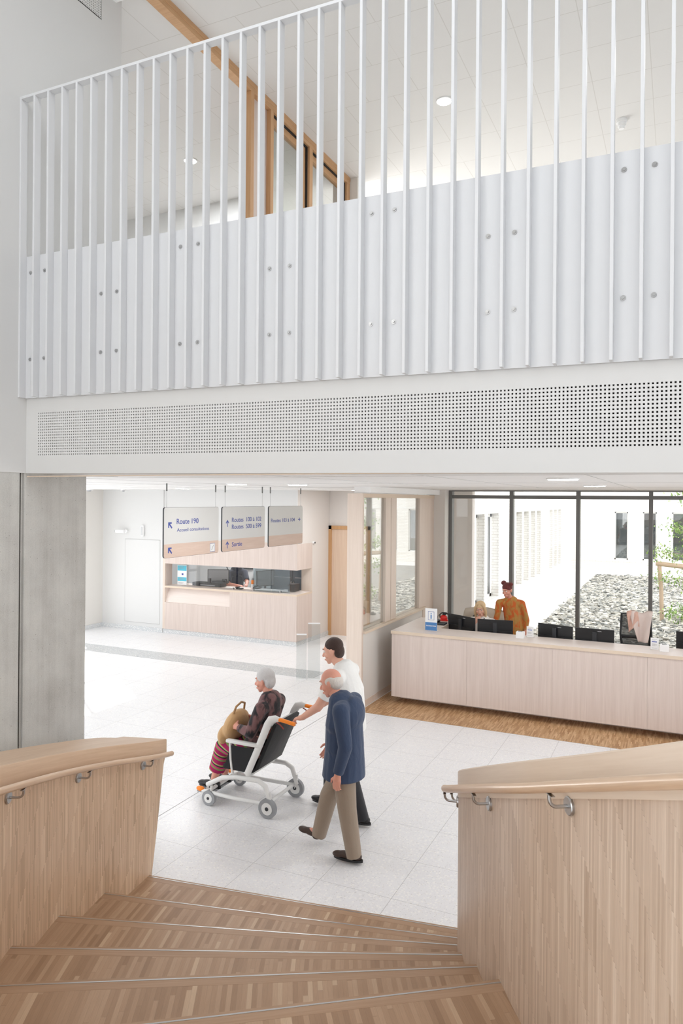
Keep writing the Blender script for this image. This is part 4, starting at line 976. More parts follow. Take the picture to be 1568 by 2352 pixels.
# ================================================================== PEOPLE
def sk(name, c): 
    m = plain(name, c, .55, bump=.05, bscale=150); m.node_tree.nodes['Principled BSDF'].inputs['Subsurface Weight'].default_value = .08; return m
M['skin'] = sk('skin', (224, 172, 150)); M['skin2'] = sk('skin_rosy', (220, 158, 138)); M['lips'] = plain('lips', (180, 96, 90), .5); M['eyew'] = plain('eye_white', (236, 232, 226), .3); M['iris'] = plain('iris_dark', (52, 40, 34), .3)
def V(*a): return Vector(a)
class Blob:
    """overlapping tapered volumes which are fused into ONE continuous surface"""
    def __init__(s): s.m = MB()
    def limb(s, p0, p1, r0, r1, e0=1, e1=1, flat=None, n=18):
        p0, p1 = Vector(p0), Vector(p1); d = (p1-p0); L = d.length; d = d/L
        if flat: side = Vector(flat[0]); side = (side-d*side.dot(d)).normalized(); k = flat[1]
        else:
            side = d.cross(Vector((0, 0, 1)) if abs(d.z) < .9 else Vector((1, 0, 0))).normalized(); k = 1
        fr = d.cross(side).normalized(); rings = []
        st_ = []
        if e0: st_ += [(-r0*.98, .12), (-r0*.8, .6), (-r0*.45, .89)]
        st_ += [(0, 1.0)]; nn = 5
        prof = [(a, r0*b) for a, b in st_] + [(L*i/nn, r0+(r1-r0)*i/nn) for i in range(1, nn)] + [(L, r1)]
        if e1: prof += [(L+r1*.45, r1*.89), (L+r1*.8, r1*.6), (L+r1*.98, r1*.12)]
        b = s.m.b
        for a, r in prof: rings.append([b.verts.new(p0+d*a+(side*math.cos(2*math.pi*j/n)*k+fr*math.sin(2*math.pi*j/n))*r) for j in range(n)])
        for A, B in zip(rings, rings[1:]):
            for j in range(n): b.faces.new((A[j], A[(j+1) % n], B[(j+1) % n], B[j]))
        b.faces.new(rings[0][::-1]); b.faces.new(rings[-1]); return s
    def chain(s, pts, rs, **k):
        for a, b, r, q in zip(pts, pts[1:], rs, rs[1:]): s.limb(a, b, r, q, **k)
        return s
    def ell(s, c, rad, rot=None, seg=20):
        mm = Matrix.Translation(c) @ (rot.to_4x4() if rot is not None else Matrix()) @ Matrix.Diagonal((*rad, 1))
        bmesh.ops.create_uvsphere(s.m.b, u_segments=seg, v_segments=14, radius=1, matrix=mm); return s
    def done(s, name, mat, thing, vox=.006, smooth=6, parent=None):
        bmesh.ops.recalc_face_normals(s.m.b, faces=s.m.b.faces)
        me = bpy.data.meshes.new(name); s.m.b.to_mesh(me); s.m.b.free()
        o = bpy.data.objects.new(name, me); COL.objects.link(o)
        md = o.modifiers.new('r', 'REMESH'); md.mode = 'VOXEL'; md.voxel_size = vox; md.use_smooth_shade = True
        if smooth: q = o.modifiers.new('s', 'SMOOTH'); q.factor = .5; q.iterations = smooth
        bpy.context.view_layer.update()
        m2 = bpy.data.meshes.new_from_object(o.evaluated_get(bpy.context.evaluated_depsgraph_get()))
        bpy.data.objects.remove(o); bpy.data.meshes.remove(me)
        m2.name = name; m2.materials.clear(); m2.materials.append(mat); m2.transform(Matrix.Translation(-thing.base))
        m2.polygons.foreach_set('use_smooth', [True]*len(m2.polygons))
        ob = bpy.data.objects.new(name, m2); COL.objects.link(ob); ob.parent = parent or thing.o
        return ob
def frame(F, U):
    F = Vector(F).normalized(); U = Vector(U); S = F.cross(U).normalized(); U = S.cross(F).normalized()
    return Matrix((S, F, U)).transposed()      # columns: side(right), forward, up
def head(b, c, Rm, k=1.0):
    c = Vector(c); g = lambda x, y, z: c + Rm @ (Vector((x, y, z))*k)
    b.ell(g(0, -.012, .03), (.074*k, .092*k, .088*k), Rm); b.ell(g(0, .018, -.02), (.062*k, .068*k, .085*k), Rm)
    b.ell(g(0, .045, -.07), (.042*k, .04*k, .035*k), Rm); b.ell(g(0, .058, -.098), (.022*k, .02*k, .017*k), Rm)
    b.limb(g(0, .08, .012), g(0, .103, -.028), .010*k, .0145*k); b.ell(g(.012, .09, -.032), (.008*k, .01*k, .007*k), Rm); b.ell(g(-.012, .09, -.032), (.008*k, .01*k, .007*k), Rm)
    b.ell(g(0, .075, .035), (.05*k, .018*k, .012*k), Rm)
    for s in (-1, 1): b.ell(g(s*.04, .055, -.03), (.024*k, .022*k, .022*k), Rm); b.ell(g(s*.076, -.008, -.005), (.009*k, .018*k, .032*k), Rm); b.ell(g(s*.082, -.016, .008), (.006*k, .012*k, .02*k), Rm)
    b.limb(g(-.02, .086, -.066), g(.02, .086, -.066), .008*k, .008*k)
def face(t, body, c, Rm, k=1.0, brow=(90, 70, 56)):
    c = Vector(c); g = lambda x, y, z: c + Rm @ (Vector((x, y, z))*k)
    m = MB(); [m.sphere(g(s*.03, .073, .012), .0125*k, seg=12) for s in (-1, 1)]; t.part('eyes', m, M['eyew'], parent=None)
    m = MB(); [m.sphere(g(s*.03, .0815, .011), .006*k, seg=10) for s in (-1, 1)]; t.part('irises', m, M['iris'])
    m = MB(); m.sphere(g(0, .0905, -.064), .01*k, (2.3, .5, .42), mat=Rm.to_4x4()); t.part('mouth', m, M['lips'])
    m = MB(); [m.tube([g(s*.015, .089, .033), g(s*.032, .088, .038), g(s*.048, .076, .034)], .0032*k, 8) for s in (-1, 1)]; t.part('eyebrows', m, plain('brow_hair', brow, .8))
def hand(b, w, D, Nn, T_, curl=.5, k=1.0, spread=.1):
    """w wrist, D towards the fingers, Nn palm normal (palm side), T_ thumb side"""
    w = Vector(w); D = Vector(D).normalized(); T_ = Vector(T_); T_ = (T_-D*T_.dot(D)).normalized(); Nn = D.cross(T_).normalized() if Vector(Nn).dot(D.cross(T_)) > 0 else -D.cross(T_).normalized()
    p = w + D*.05*k
    b.limb(w, w+D*.03*k, .024*k, .026*k, flat=(T_, 1.25)); b.ell(p+D*.0*k, (.038*k, .05*k, .0155*k), Matrix((T_, D, Nn)).transposed())
    for i, (off, ln, r) in enumerate(((.028, .074, .0082), (.0095, .083, .0085), (-.0095, .077, .0082), (-.028, .06, .0074))):
        q = w + D*(.09-.004*abs(i-1))*k + T_*off*k; a = curl*.55; dd = D + T_*off*spread*8
        dd.normalize(); L = [.46, .31, .23]; pr = q - D*.03*k; b.limb(pr, q, r*k*1.05, r*k)
        for j in range(3):
            a2 = a + curl*.5*j; v = (dd*math.cos(a2) + Nn*math.sin(a2)); e = q + v*ln*L[j]*k; b.limb(q, e, r*k*(1-.06*j), r*k*(.94-.07*j)); q = e
    q = w + D*.028*k + T_*.026*k; e = q + (D*.6+T_*.62+Nn*.35).normalized()*.042*k; b.limb(q, e, .0125*k, .0105*k); e2 = e + (D*.85+T_*.15+Nn*.45*curl).normalized()*.032*k; b.limb(e, e2, .010*k, .0085*k)
def leg(b, hip, kn, an, r=(.082, .056, .038)): b.limb(hip, kn, r[0], r[1]); c = Vector(kn).lerp(Vector(an), .3); b.limb(kn, c, r[1]*.95, r[1]*1.0); b.limb(c, an, r[1]*1.0, r[2])
def shoe(t, an, toe, mat, L=.27, h=.05, up=(0, 0, 1)):
    an = Vector(an); d = Vector(toe).normalized(); b = Blob(); s = d.cross(Vector(up)).normalized(); u = s.cross(d).normalized()
    hl = an - d*.06 - u*h
    Rm = Matrix((s, d, u)).transposed()
    b.ell(hl+d*.035+u*.03, (.036, .045, .034), Rm); b.ell(hl+d*.13+u*.026, (.042, .09, .03), Rm); b.ell(hl+d*.2+u*.02, (.043, .062, .024), Rm); b.limb(hl+d*.06+u*.03, an+u*.02, .036, .034)
    sh = b.done('shoe', mat, t, .005, 4)
    m = MB(); n = 14; m.prism([((hl+d*(.115+.135*math.cos(2*math.pi*i/24))+s*(.041*math.sin(2*math.pi*i/24)*(1.08 if math.cos(2*math.pi*i/24) > 0 else .9))).x, (hl+d*(.115+.135*math.cos(2*math.pi*i/24))+s*(.041*math.sin(2*math.pi*i/24))).y) for i in range(24)][::-1], hl.z-.012 if abs(d.z) < .05 else hl.z-.012, hl.z+.008)
    if abs(d.z) < .05: t.part('sole', m, M['black'], parent=sh)
    else: m.b.free()
    return sh
def fabric(name, c, c2=None, sc=9, fold=.35):
    m, n, l, b = nt(name); vec, x, y, z = uvxyz(n, l, 'Object')
    f = noise(n, l, comb(n, l, mth(n, l, 'MULTIPLY', x, sc), mth(n, l, 'MULTIPLY', y, sc), mth(n, l, 'MULTIPLY', z, sc*.55)), 1, 3, .5, .6)
    g_ = noise(n, l, vec, 260, 2)
    if c2: l.new(ramp(n, l, f, [(.42, c), (.56, c2)]), b.inputs['Base Color'])
    else: b.inputs['Base Color'].default_value = srgb(*c)
    b.inputs['Roughness'].default_value = .85; b.inputs['Sheen Weight'].default_value = .15
    u = n.new('ShaderNodeBump'); u.inputs['Strength'].default_value = fold; u.inputs['Distance'].default_value = .03
    l.new(mth(n, l, 'ADD', f, mth(n, l, 'MULTIPLY', g_, .06)), u.inputs['Height']); l.new(u.outputs['Normal'], b.inputs['Normal']); return m

# ---- 1. elderly man in the blue jacket, mid stride towards the left
t = T('person', (-2.56, 5.66, 0), 'elderly stooping man in a navy jacket and beige trousers, walking nearest the stair', 'person')
hc = V(-2.745, 5.70, 1.49); HR = frame((-1, -.06, -.32), (-.3, 0, 1))
b = Blob(); head(b, hc, HR, 1.02)
b.limb(hc+V(.03, 0, -.07), V(-2.66, 5.7, 1.36), .052, .058); b.limb(V(-2.65, 5.7, 1.34), V(-2.6, 5.7, 1.2), .09, .12, flat=((0, 1, 0), 1.4)); b.limb(V(-2.6, 5.7, 1.2), V(-2.585, 5.7, .88), .12, .115, flat=((0, 1, 0), 1.25))
shL, elL, wrL = V(-2.565, 5.515, 1.31), V(-2.50, 5.475, 1.03), V(-2.565, 5.465, .79)
shR, elR, wrR = V(-2.60, 5.88, 1.31), V(-2.68, 5.93, 1.04), V(-2.84, 5.92, .88)
b.chain([shL, elL, wrL], [.05, .042, .027]); b.chain([shR, elR, wrR], [.05, .042, .027]); b.limb(V(-2.6, 5.7, 1.3), shL, .08, .055); b.limb(V(-2.6, 5.7, 1.3), shR, .08, .055)
hand(b, wrL, (-.12, 0, -1), (0, 1, 0), (-1, 0, -.1), .75, 1.02); hand(b, wrR, (-.5, 0, -.85), (0, -1, 0), (-.85, 0, .5), .7, 1.02)
kL, aL = V(-2.545, 5.62, .45), V(-2.475, 5.62, .085); kR, aR = V(-2.80, 5.79, .46), V(-2.90, 5.79, .11)
leg(b, V(-2.59, 5.62, .84), kL, aL); leg(b, V(-2.60, 5.78, .84), kR, aR); b.limb(aL, aL+V(-.1, 0, -.04), .035, .03); b.limb(aR, aR+V(-.1, 0, -.01), .035, .03)
body = b.done('body', M['skin2'], t, .0045, 5)
face(t, body, hc, HR, 1.02, (170, 165, 160))
b = Blob(); g = lambda x, y, z: hc+HR @ V(x, y, z)
b.ell(g(0, -.05, .0), (.079, .062, .07), HR); b.ell(g(.062, -.02, .02), (.02, .05, .04), HR); b.ell(g(-.062, -.02, .02), (.02, .05, .04), HR); b.done('hair', fabric('grey_white_hair', (214, 208, 202), None, 60, .3), t, .005, 4)
nav = fabric('navy_jacket_cloth', (50, 66, 94), None, 11, .5)
b = Blob()
b.limb(V(-2.645, 5.7, 1.335), V(-2.615, 5.7, 1.17), .105, .155, flat=((0, 1, 0), 1.38)); b.limb(V(-2.615, 5.7, 1.17), V(-2.61, 5.7, .95), .155, .165, flat=((0, 1, 0), 1.2)); b.limb(V(-2.61, 5.7, .95), V(-2.615, 5.7, .70), .165, .185, e1=0, flat=((0, 1, 0), 1.15))
b.ell(V(-2.53, 5.7, 1.24), (.09, .16, .16))
for a, c, d in ((shL, elL, wrL), (shR, elR, wrR)):
    b.limb(V(-2.61, 5.7, 1.30), a, .095, .073); b.limb(a, c, .073, .06); b.limb(c, d+(c-d)*.06, .06, .046, e1=0)
jk = b.done('jacket', nav, t, .007, 6)
b = Blob(); b.limb(V(-2.665, 5.7, 1.365), V(-2.645, 5.7, 1.335), .068, .085, e0=0, e1=0, flat=((0, 1, 0), 1.2)); b.done('collar', fabric('grey_blue_collar_cloth', (176, 180, 198), None, 11, .3), t, .006, 3)
tr_ = fabric('beige_trouser_cloth', (150, 134, 118), None, 8, .45)
b = Blob(); b.ell(V(-2.59, 5.7, .84), (.13, .165, .13))
for h_, k_, a_ in ((V(-2.59, 5.625, .82), kL, aL), (V(-2.60, 5.78, .82), kR, aR)): b.limb(h_, k_, .108, .082); b.limb(k_, a_+V(0, 0, -.03), .082, .066, e1=0)
b.done('trousers', tr_, t, .007, 5)
bs = plain('brown_leather', (62, 44, 36), .4, bump=.1); shoe(t, aL, (-1, -.03, 0), bs); shoe(t, aR+V(0, 0, .0), (-1, 0, .18), bs)
b = Blob(); [b.limb(a_+V(.005, 0, .07), a_+V(-.02, 0, -.02), .045, .046) for a_ in (aL, aR)]; b.done('socks', plain('dark_brown_knit', (58, 50, 46), .9), t, .006, 3)

# ---- 2. young man pushing the chair
t = T('person', (-2.95, 6.42, 0), 'dark haired man in a white T-shirt and black trousers pushing the wheelchair by its grips', 'person')
hc = V(-3.045, 6.36, 1.615); HR = frame((-1, -.12, -.22), (-.22, 0, 1))
b = Blob(); head(b, hc, HR, 1.02); b.limb(hc+V(.03, 0, -.07), V(-2.935, 6.37, 1.46), .054, .06)
b.limb(V(-2.93, 6.37, 1.43), V(-2.89, 6.38, 1.25), .09, .125, flat=((0, 1, 0), 1.42)); b.limb(V(-2.89, 6.38, 1.25), V(-2.86, 6.4, .95), .12, .11, flat=((0, 1, 0), 1.3))
shL, elL, wrL = V(-2.93, 6.19, 1.40), V(-3.08, 6.12, 1.13), V(-3.255, 6.13, 1.0); shR, elR, wrR = V(-2.93, 6.56, 1.40), V(-3.1, 6.6, 1.13), V(-3.275, 6.56, 1.0)
b.chain([shL, elL, wrL], [.054, .044, .028]); b.chain([shR, elR, wrR], [.054, .044, .028]); b.limb(V(-2.92, 6.375, 1.38), shL, .08, .06); b.limb(V(-2.92, 6.375, 1.38), shR, .08, .06)
hand(b, wrL, (-.85, .1, -.25), (0, 0, -1), (0, 1, .1), 1.25); hand(b, wrR, (-.85, -.1, -.25), (0, 0, -1), (0, -1, .1), 1.25)
kL, aL = V(-2.83, 6.29, .50), V(-2.68, 6.29, .09); kR, aR = V(-3.12, 6.5, .52), V(-3.17, 6.55, .09)
leg(b, V(-2.87, 6.31, .9), kL, aL); leg(b, V(-2.88, 6.48, .9), kR, aR); b.limb(aL, aL+V(-.1, 0, -.04), .035, .03); b.limb(aR, aR+V(-.1, 0, -.03), .035, .03)
body = b.done('body', M['skin'], t, .0045, 5); face(t, body, hc, HR, 1.02, (50, 36, 30))
b = Blob(); g = lambda x, y, z: hc+HR @ V(x, y, z)
b.ell(g(0, -.022, .052), (.082, .094, .082), HR); b.ell(g(0, -.06, -.005), (.074, .055, .075), HR); b.done('hair', fabric('dark_brown_hair', (62, 44, 38), None, 60, .4), t, .005, 4)
b = Blob(); b.limb(V(-2.925, 6.37, 1.44), V(-2.885, 6.38, 1.24), .108, .145, flat=((0, 1, 0), 1.38)); b.limb(V(-2.885, 6.38, 1.24), V(-2.86, 6.4, .86), .145, .142, e1=0, flat=((0, 1, 0), 1.25))
for a, c in ((shL, elL), (shR, elR)): b.limb(V(-2.92, 6.375, 1.385), a, .085, .078); b.limb(a, a.lerp(c, .72), .078, .064, e1=0)
b.done('t_shirt', fabric('white_tshirt_cloth', (236, 236, 234), None, 10, .45), t, .007, 6)
b = Blob(); b.ell(V(-2.87, 6.4, .9), (.125, .16, .12))
for h_, k_, a_ in ((V(-2.87, 6.32, .86), kL, aL), (V(-2.88, 6.48, .86), kR, aR)): b.limb(h_, k_, .1, .074); b.limb(k_, a_+V(0, 0, -.03), .074, .06, e1=0)
b.done('trousers', fabric('black_trouser_cloth', (40, 40, 44), None, 8, .4), t, .007, 5)
bk = plain('black_leather', (30, 29, 30), .4); shoe(t, aL, (-1, 0, 0), bk); shoe(t, aR, (-1, .05, 0), bk)

# ---- 3. the wheelchair
wt = plain('white_tube_paint', (228, 228, 226), .35); seatm = fabric('black_seat_fabric', (22, 23, 26), None, 8, .2)
W0 = T('wheelchair', (-3.9, 6.33, 0), 'white framed hospital wheelchair with orange grips and a black seat', 'wheelchair')
yn, yf = 6.06, 6.60
def tubes(nm, mat, r, *paths, parent=None):
    for p in paths: m = MB(); m.tube(p, r, 14); W0.part(nm, m, mat, parent=parent, smooth=50)
for y in (yn, yf):
    s = -1 if y == yn else 1
    tubes('side_frame', wt, .024, [(-4.30, y, .20), (-4.12, y, .30), (-3.95, y, .335), (-3.7, y, .34), (-3.62, y, .30), (-3.56, y, .14)])
    tubes('base_rail', wt, .02, [(-4.36, y, .13), (-4.0, y, .12), (-3.60, y, .13)])
    m = MB(); m.tube([(-3.83, y, .38), (-3.72, y, .62), (-3.60, y, .90), (-3.565, y, .955), (-3.51, y, .972), (-3.46, y, .968)], .03, 16, sflat=.6, rs=[.034, .036, .04, .04, .034, .02]); W0.part('back_upright', m, wt, smooth=50)
    tubes('grip', M['orange'], .019, [(-3.47, y, .968), (-3.40, y, .962), (-3.30, y, .945)])
    m = MB(); m.tube([(-3.50, y, .94), (-3.46, y, .92), (-3.42, y, .885)], .006, 8); W0.part('brake_lever', m, plain('dark_red', (150, 60, 52), .5), smooth=50)
    m = MB(); m.box(-4.07, y-.028, .665, -3.66, y+.028, .70, bev=.012); W0.part('armrest', m, wt, smooth=40)
    tubes('armrest_post', wt, .014, [(-4.0, y, .36), (-4.02, y, .5), (-4.03, y, .67)], [(-3.70, y, .67), (-3.66, y, .76)])
    for x, r in ((-4.27, .075), (-3.585, .095)):
        yy = y + s*.012
        m = MB(); m.cyl((x, yy-.018, r), (x, yy+.018, r), r, 28); m2 = W0.part('wheel', m, M['grey'], smooth=40)
        m = MB(); m.cyl((x, yy-.021, r), (x, yy+.021, r), r*.62, 24); W0.part('hub', m, wt, parent=m2, smooth=40); m = MB(); m.cyl((x, yy-.024, r), (x, yy+.024, r), r*.2, 16); W0.part('axle_cap', m, M['dark'], parent=m2, smooth=40)
        tubes('wheel_fork', wt, .013, [(x, y, r), (x+.02, y, r+.08), (x+.02, y, .2 if x < -4 else .24)])
    m = MB(); m.sphere((-4.385, y, .145), .032, (1.5, .8, .8)); W0.part('bumper', m, M['orange'], smooth=60)
tubes('cross_bar', wt, .018, [(-3.60, yn, .13), (-3.60, yf, .13)], [(-4.3, yn, .13), (-4.3, yf, .13)], [(-3.83, yn, .36), (-3.83, yf, .36)], [(-3.62, yn, .86), (-3.62, yf, .86)])
m = MB(); m.box(-4.14, yn+.03, .385, -3.78, yf-.03, .43, bev=.015); W0.part('seat', m, seatm, smooth=40)
m = MB(); m.box(-.02, yn+.03, 0, .02, yf-.03, .52, bev=.012, mat=Matrix.Translation((-3.745, 0, .43)) @ Matrix.Rotation(R(24), 4, 'Y')); W0.part('backrest', m, seatm, smooth=40)
for y in (yn, yf): m = MB(); m.extrude_outline([(-4.1, .40), (-3.80, .40), (-3.70, .64), (-4.02, .64)], .012, (0, y-.006, 0), (1, 0, 0), (0, 0, 1), (0, 1, 0)); W0.part('side_panel', m, seatm)
m = MB(); m.box(-4.46, yn+.04, .085, -4.28, yf-.04, .105, bev=.006); W0.part('footplate', m, M['grey']); tubes('footplate_arm', wt, .014, [(-4.32, yn+.05, .2), (-4.34, yn+.05, .1)], [(-4.32, yf-.05, .2), (-4.34, yf-.05, .1)])
# ---- 4. the patient
t = T('person', (-3.9, 6.33, .43), 'grey haired person seated in the wheelchair in a black patterned blouse and striped skirt', 'person')
hc = V(-3.80, 6.33, 1.245); HR = frame((-1, -.1, -.12), (-.1, 0, 1))
b = Blob(); head(b, hc, HR, .98); b.limb(hc+V(.03, 0, -.07), V(-3.735, 6.33, 1.08), .048, .056); b.limb(V(-3.73, 6.33, 1.05), V(-3.78, 6.33, .78), .09, .13, flat=((0, 1, 0), 1.35)); b.limb(V(-3.79, 6.33, .78), V(-3.90, 6.33, .55), .112, .11, flat=((0, 1, 0), 1.35))
shL, elL, wrL = V(-3.73, 6.15, 1.02), V(-3.82, 6.10, .78), V(-4.02, 6.17, .79); shR, elR, wrR = V(-3.73, 6.51, 1.02), V(-3.82, 6.55, .78), V(-4.02, 6.47, .80)
b.chain([shL, elL, wrL], [.048, .04, .026]); b.chain([shR, elR, wrR], [.048, .04, .026]); b.limb(V(-3.73, 6.33, 1.02), shL, .07, .05); b.limb(V(-3.73, 6.33, 1.02), shR, .07, .05)
hand(b, wrL, (-.8, .35, .1), (0, 0, -1), (0, .5, .85), .8); hand(b, wrR, (-.8, -.35, .1), (0, 0, -1), (0, -.5, .85), .8)
kL, aL = V(-4.24, 6.24, .53), V(-4.34, 6.24, .19); kR, aR = V(-4.24, 6.43, .53), V(-4.34, 6.43, .19)
leg(b, V(-3.88, 6.25, .53), kL, aL, (.08, .054, .038)); leg(b, V(-3.88, 6.42, .53), kR, aR, (.08, .054, .038)); body = b.done('body', M['skin2'], t, .0045, 5); face(t, body, hc, HR, .98, (170, 165, 160))
b = Blob(); g = lambda x, y, z: hc+HR @ V(x, y, z); b.ell(g(0, -.02, .05), (.085, .098, .085), HR); b.ell(g(0, -.06, .0), (.08, .056, .08), HR); b.done('hair', fabric('silver_hair', (206, 204, 204), None, 60, .4), t, .005, 4)
b = Blob(); b.limb(V(-3.73, 6.33, 1.06), V(-3.79, 6.33, .80), .105, .135, flat=((0, 1, 0), 1.4)); b.limb(V(-3.79, 6.33, .80), V(-3.90, 6.33, .57), .135, .125, flat=((0, 1, 0), 1.2))
for a, c, d in ((shL, elL, wrL), (shR, elR, wrR)): b.limb(V(-3.73, 6.33, 1.03), a, .08, .068); b.limb(a, c, .068, .058); b.limb(c, c.lerp(d, .85), .058, .04, e1=0)
b.done('blouse', fabric('black_pink_blouse_cloth', (26, 25, 30), (120, 86, 86), 14, .4), t, .007, 5)
def stripes():
    m, n, l, b = nt('striped_skirt_cloth'); vec, x, y, z = uvxyz(n, l, 'Object')
    q = mth(n, l, 'FRACT', mth(n, l, 'MULTIPLY', mth(n, l, 'ADD', z, mth(n, l, 'MULTIPLY', x, .5)), 9))
    l.new(ramp(n, l, q, [(0, (160, 24, 84)), (.34, (122, 150, 84)), (.5, (196, 60, 110)), (.68, (60, 40, 50)), (.82, (170, 180, 110)), (.93, (176, 40, 96))], 'CONSTANT'), b.inputs['Base Color']); b.inputs['Roughness'].default_value = .85; return m
b = Blob(); b.limb(V(-3.95, 6.25, .54), kL+V(0, 0, .01), .098, .082); b.limb(V(-3.95, 6.42, .54), kR+V(0, 0, .01), .098, .082); b.limb(kL, kL.lerp(aL, .72), .082, .085, e1=0); b.limb(kR, kR.lerp(aR, .72), .082, .085, e1=0); b.limb(kL, kR, .075, .075); b.limb(kL.lerp(aL, .6), kR.lerp(aR, .6), .07, .07)
b.done('skirt', stripes(), t, .008, 5)
for a_ in (aL, aR): shoe(t, a_+V(0, 0, -.03), (-1, 0, 0), bk)
b = Blob(); b.ell(V(-4.13, 6.32, .76), (.10, .19, .17), Matrix.Rotation(R(18), 3, 'Y')); b.ell(V(-4.21, 6.3, .66), (.08, .17, .11))
bag = T('bag', (-4.15, 6.32, .61), 'tan cloth bag held on the lap of the wheelchair user', 'bag'); b.done('pouch', fabric('tan_cloth', (196, 158, 112), None, 9, .6), bag, .008, 8)
m = MB(); m.tube([(-4.10, 6.22, .9), (-4.08, 6.24, .97), (-4.07, 6.32, 1.0), (-4.08, 6.4, .97), (-4.10, 6.42, .9)], .011, 10); bag.part('strap', m, plain('tan_strap', (176, 138, 96), .7), smooth=50)

# ---- 5. receptionist, seated, hand at her chin
t = T('person', (-2.93, 11.95, .52), 'blonde receptionist in a white top seated behind the two left monitors, hand at chin', 'person')
hc = V(-2.93, 11.72, 1.315); HR = frame((.12, -1, -.25), (0, -.2, 1))
b = Blob(); head(b, hc, HR, .98); b.limb(hc+V(0, .03, -.07), V(-2.92, 11.79, 1.16), .046, .052); b.limb(V(-2.92, 11.8, 1.12), V(-2.93, 11.88, .86), .08, .11, flat=((1, 0, 0), 1.4)); b.limb(V(-2.93, 11.88, .86), V(-2.93, 11.95, .6), .11, .12, flat=((1, 0, 0), 1.3))
shA, elA, wrA = V(-3.09, 11.8, 1.1), V(-3.13, 11.62, .88), V(-2.99, 11.585, 1.10); shB, elB, wrB = V(-2.75, 11.8, 1.1), V(-2.70, 11.68, .86), V(-2.82, 11.48, .83)
b.chain([shA, elA, wrA], [.046, .038, .025]); b.chain([shB, elB, wrB], [.046, .038, .025]); b.limb(V(-2.92, 11.81, 1.1), shA, .065, .048); b.limb(V(-2.92, 11.81, 1.1), shB, .065, .048)
hand(b, wrA, (.5, .05, .75), (0, 1, 0), (-.6, .3, .6), 1.0, .95); hand(b, wrB, (-.3, -1, -.25), (0, 0, -1), (-1, .2, 0), .5, .95)
leg(b, V(-3.0, 11.95, .6), V(-3.0, 11.6, .56), V(-3.0, 11.62, .12)); leg(b, V(-2.86, 11.95, .6), V(-2.86, 11.6, .56), V(-2.86, 11.62, .12))
body = b.done('body', M['skin'], t, .005, 5); face(t, body, hc, HR, .98, (150, 112, 76))
b = Blob(); g = lambda x, y, z: hc+HR @ V(x, y, z)
b.ell(g(0, -.02, .05), (.086, .098, .083), HR); b.ell(g(0, -.06, -.04), (.085, .05, .11), HR)
for s in (-1, 1): b.limb(g(s*.035, .055, .105), g(s*.075, .035, .03), .024, .026); b.limb(g(s*.075, .035, .03), g(s*.084, .012, -.06), .026, .026); b.limb(g(s*.084, .012, -.06), g(s*.078, .0, -.13), .026, .02)
b.done('hair', fabric('blonde_hair', (222, 192, 150), None, 50, .5), t, .005, 4)
b = Blob(); b.limb(V(-2.92, 11.8, 1.13), V(-2.93, 11.88, .86), .095, .13, flat=((1, 0, 0), 1.35)); b.limb(V(-2.93, 11.88, .86), V(-2.93, 11.93, .62), .13, .135, flat=((1, 0, 0), 1.2))
for a, c, d in ((shA, elA, wrA), (shB, elB, wrB)): b.limb(V(-2.92, 11.81, 1.11), a, .075, .063); b.limb(a, c, .063, .052); b.limb(c, c.lerp(d, .8), .052, .04, e1=0)
b.done('white_top', fabric('white_blouse_cloth', (238, 236, 232), None, 10, .4), t, .007, 5)
m = MB(); m.tube([(-2.99, 11.72, 1.17), (-2.94, 11.69, 1.08), (-2.92, 11.68, 1.04), (-2.90, 11.69, 1.08), (-2.86, 11.72, 1.17)], .008, 8); t.part('black_neckband', m, M['black'], smooth=50)
b = Blob(); b.ell(V(-2.93, 11.93, .62), (.17, .14, .1)); b.limb(V(-3.0, 11.93, .6), V(-3.0, 11.6, .56), .095, .07); b.limb(V(-2.86, 11.93, .6), V(-2.86, 11.6, .56), .095, .07); b.limb(V(-3.0, 11.6, .56), V(-3.0, 11.62, .12), .07, .055, e1=0); b.limb(V(-2.86, 11.6, .56), V(-2.86, 11.62, .12), .07, .055, e1=0)
b.done('trousers', fabric('dark_trouser_cloth', (60, 62, 72), None, 8, .3), t, .009, 4); shoe(t, (-3.0, 11.62, .1), (0, -1, 0), bk); shoe(t, (-2.86, 11.62, .1), (0, -1, 0), bk)
# ---- 6. standing colleague
t = T('person', (-2.5, 12.35, 0), 'standing woman with tied up dark red hair in an orange dress behind the desk', 'person')
hc = V(-2.60, 12.22, 1.585); HR = frame((-.35, -1, -.3), (-.08, -.2, 1))
b = Blob(); head(b, hc, HR, .98); b.limb(hc+V(.01, .03, -.07), V(-2.565, 12.29, 1.43), .046, .052); b.limb(V(-2.56, 12.3, 1.4), V(-2.53, 12.34, 1.15), .08, .1, flat=((1, .2, 0), 1.45)); b.limb(V(-2.53, 12.34, 1.15), V(-2.5, 12.36, .9), .1, .125, flat=((1, .2, 0), 1.35))
shA, elA, wrA = V(-2.74, 12.27, 1.36), V(-2.78, 12.22, 1.08), V(-2.72, 12.08, .88); shB, elB, wrB = V(-2.38, 12.34, 1.36), V(-2.30, 12.36, 1.08), V(-2.31, 12.28, .86)
b.chain([shA, elA, wrA], [.047, .039, .026]); b.chain([shB, elB, wrB], [.047, .039, .026]); b.limb(V(-2.56, 12.3, 1.38), shA, .065, .05); b.limb(V(-2.56, 12.3, 1.38), shB, .065, .05)
hand(b, wrA, (.3, -.6, -.7), (0, .7, -.7), (1, 0, 0), .6, .95); hand(b, wrB, (0, -.2, -1), (-1, 0, 0), (0, -1, 0), .5, .95)
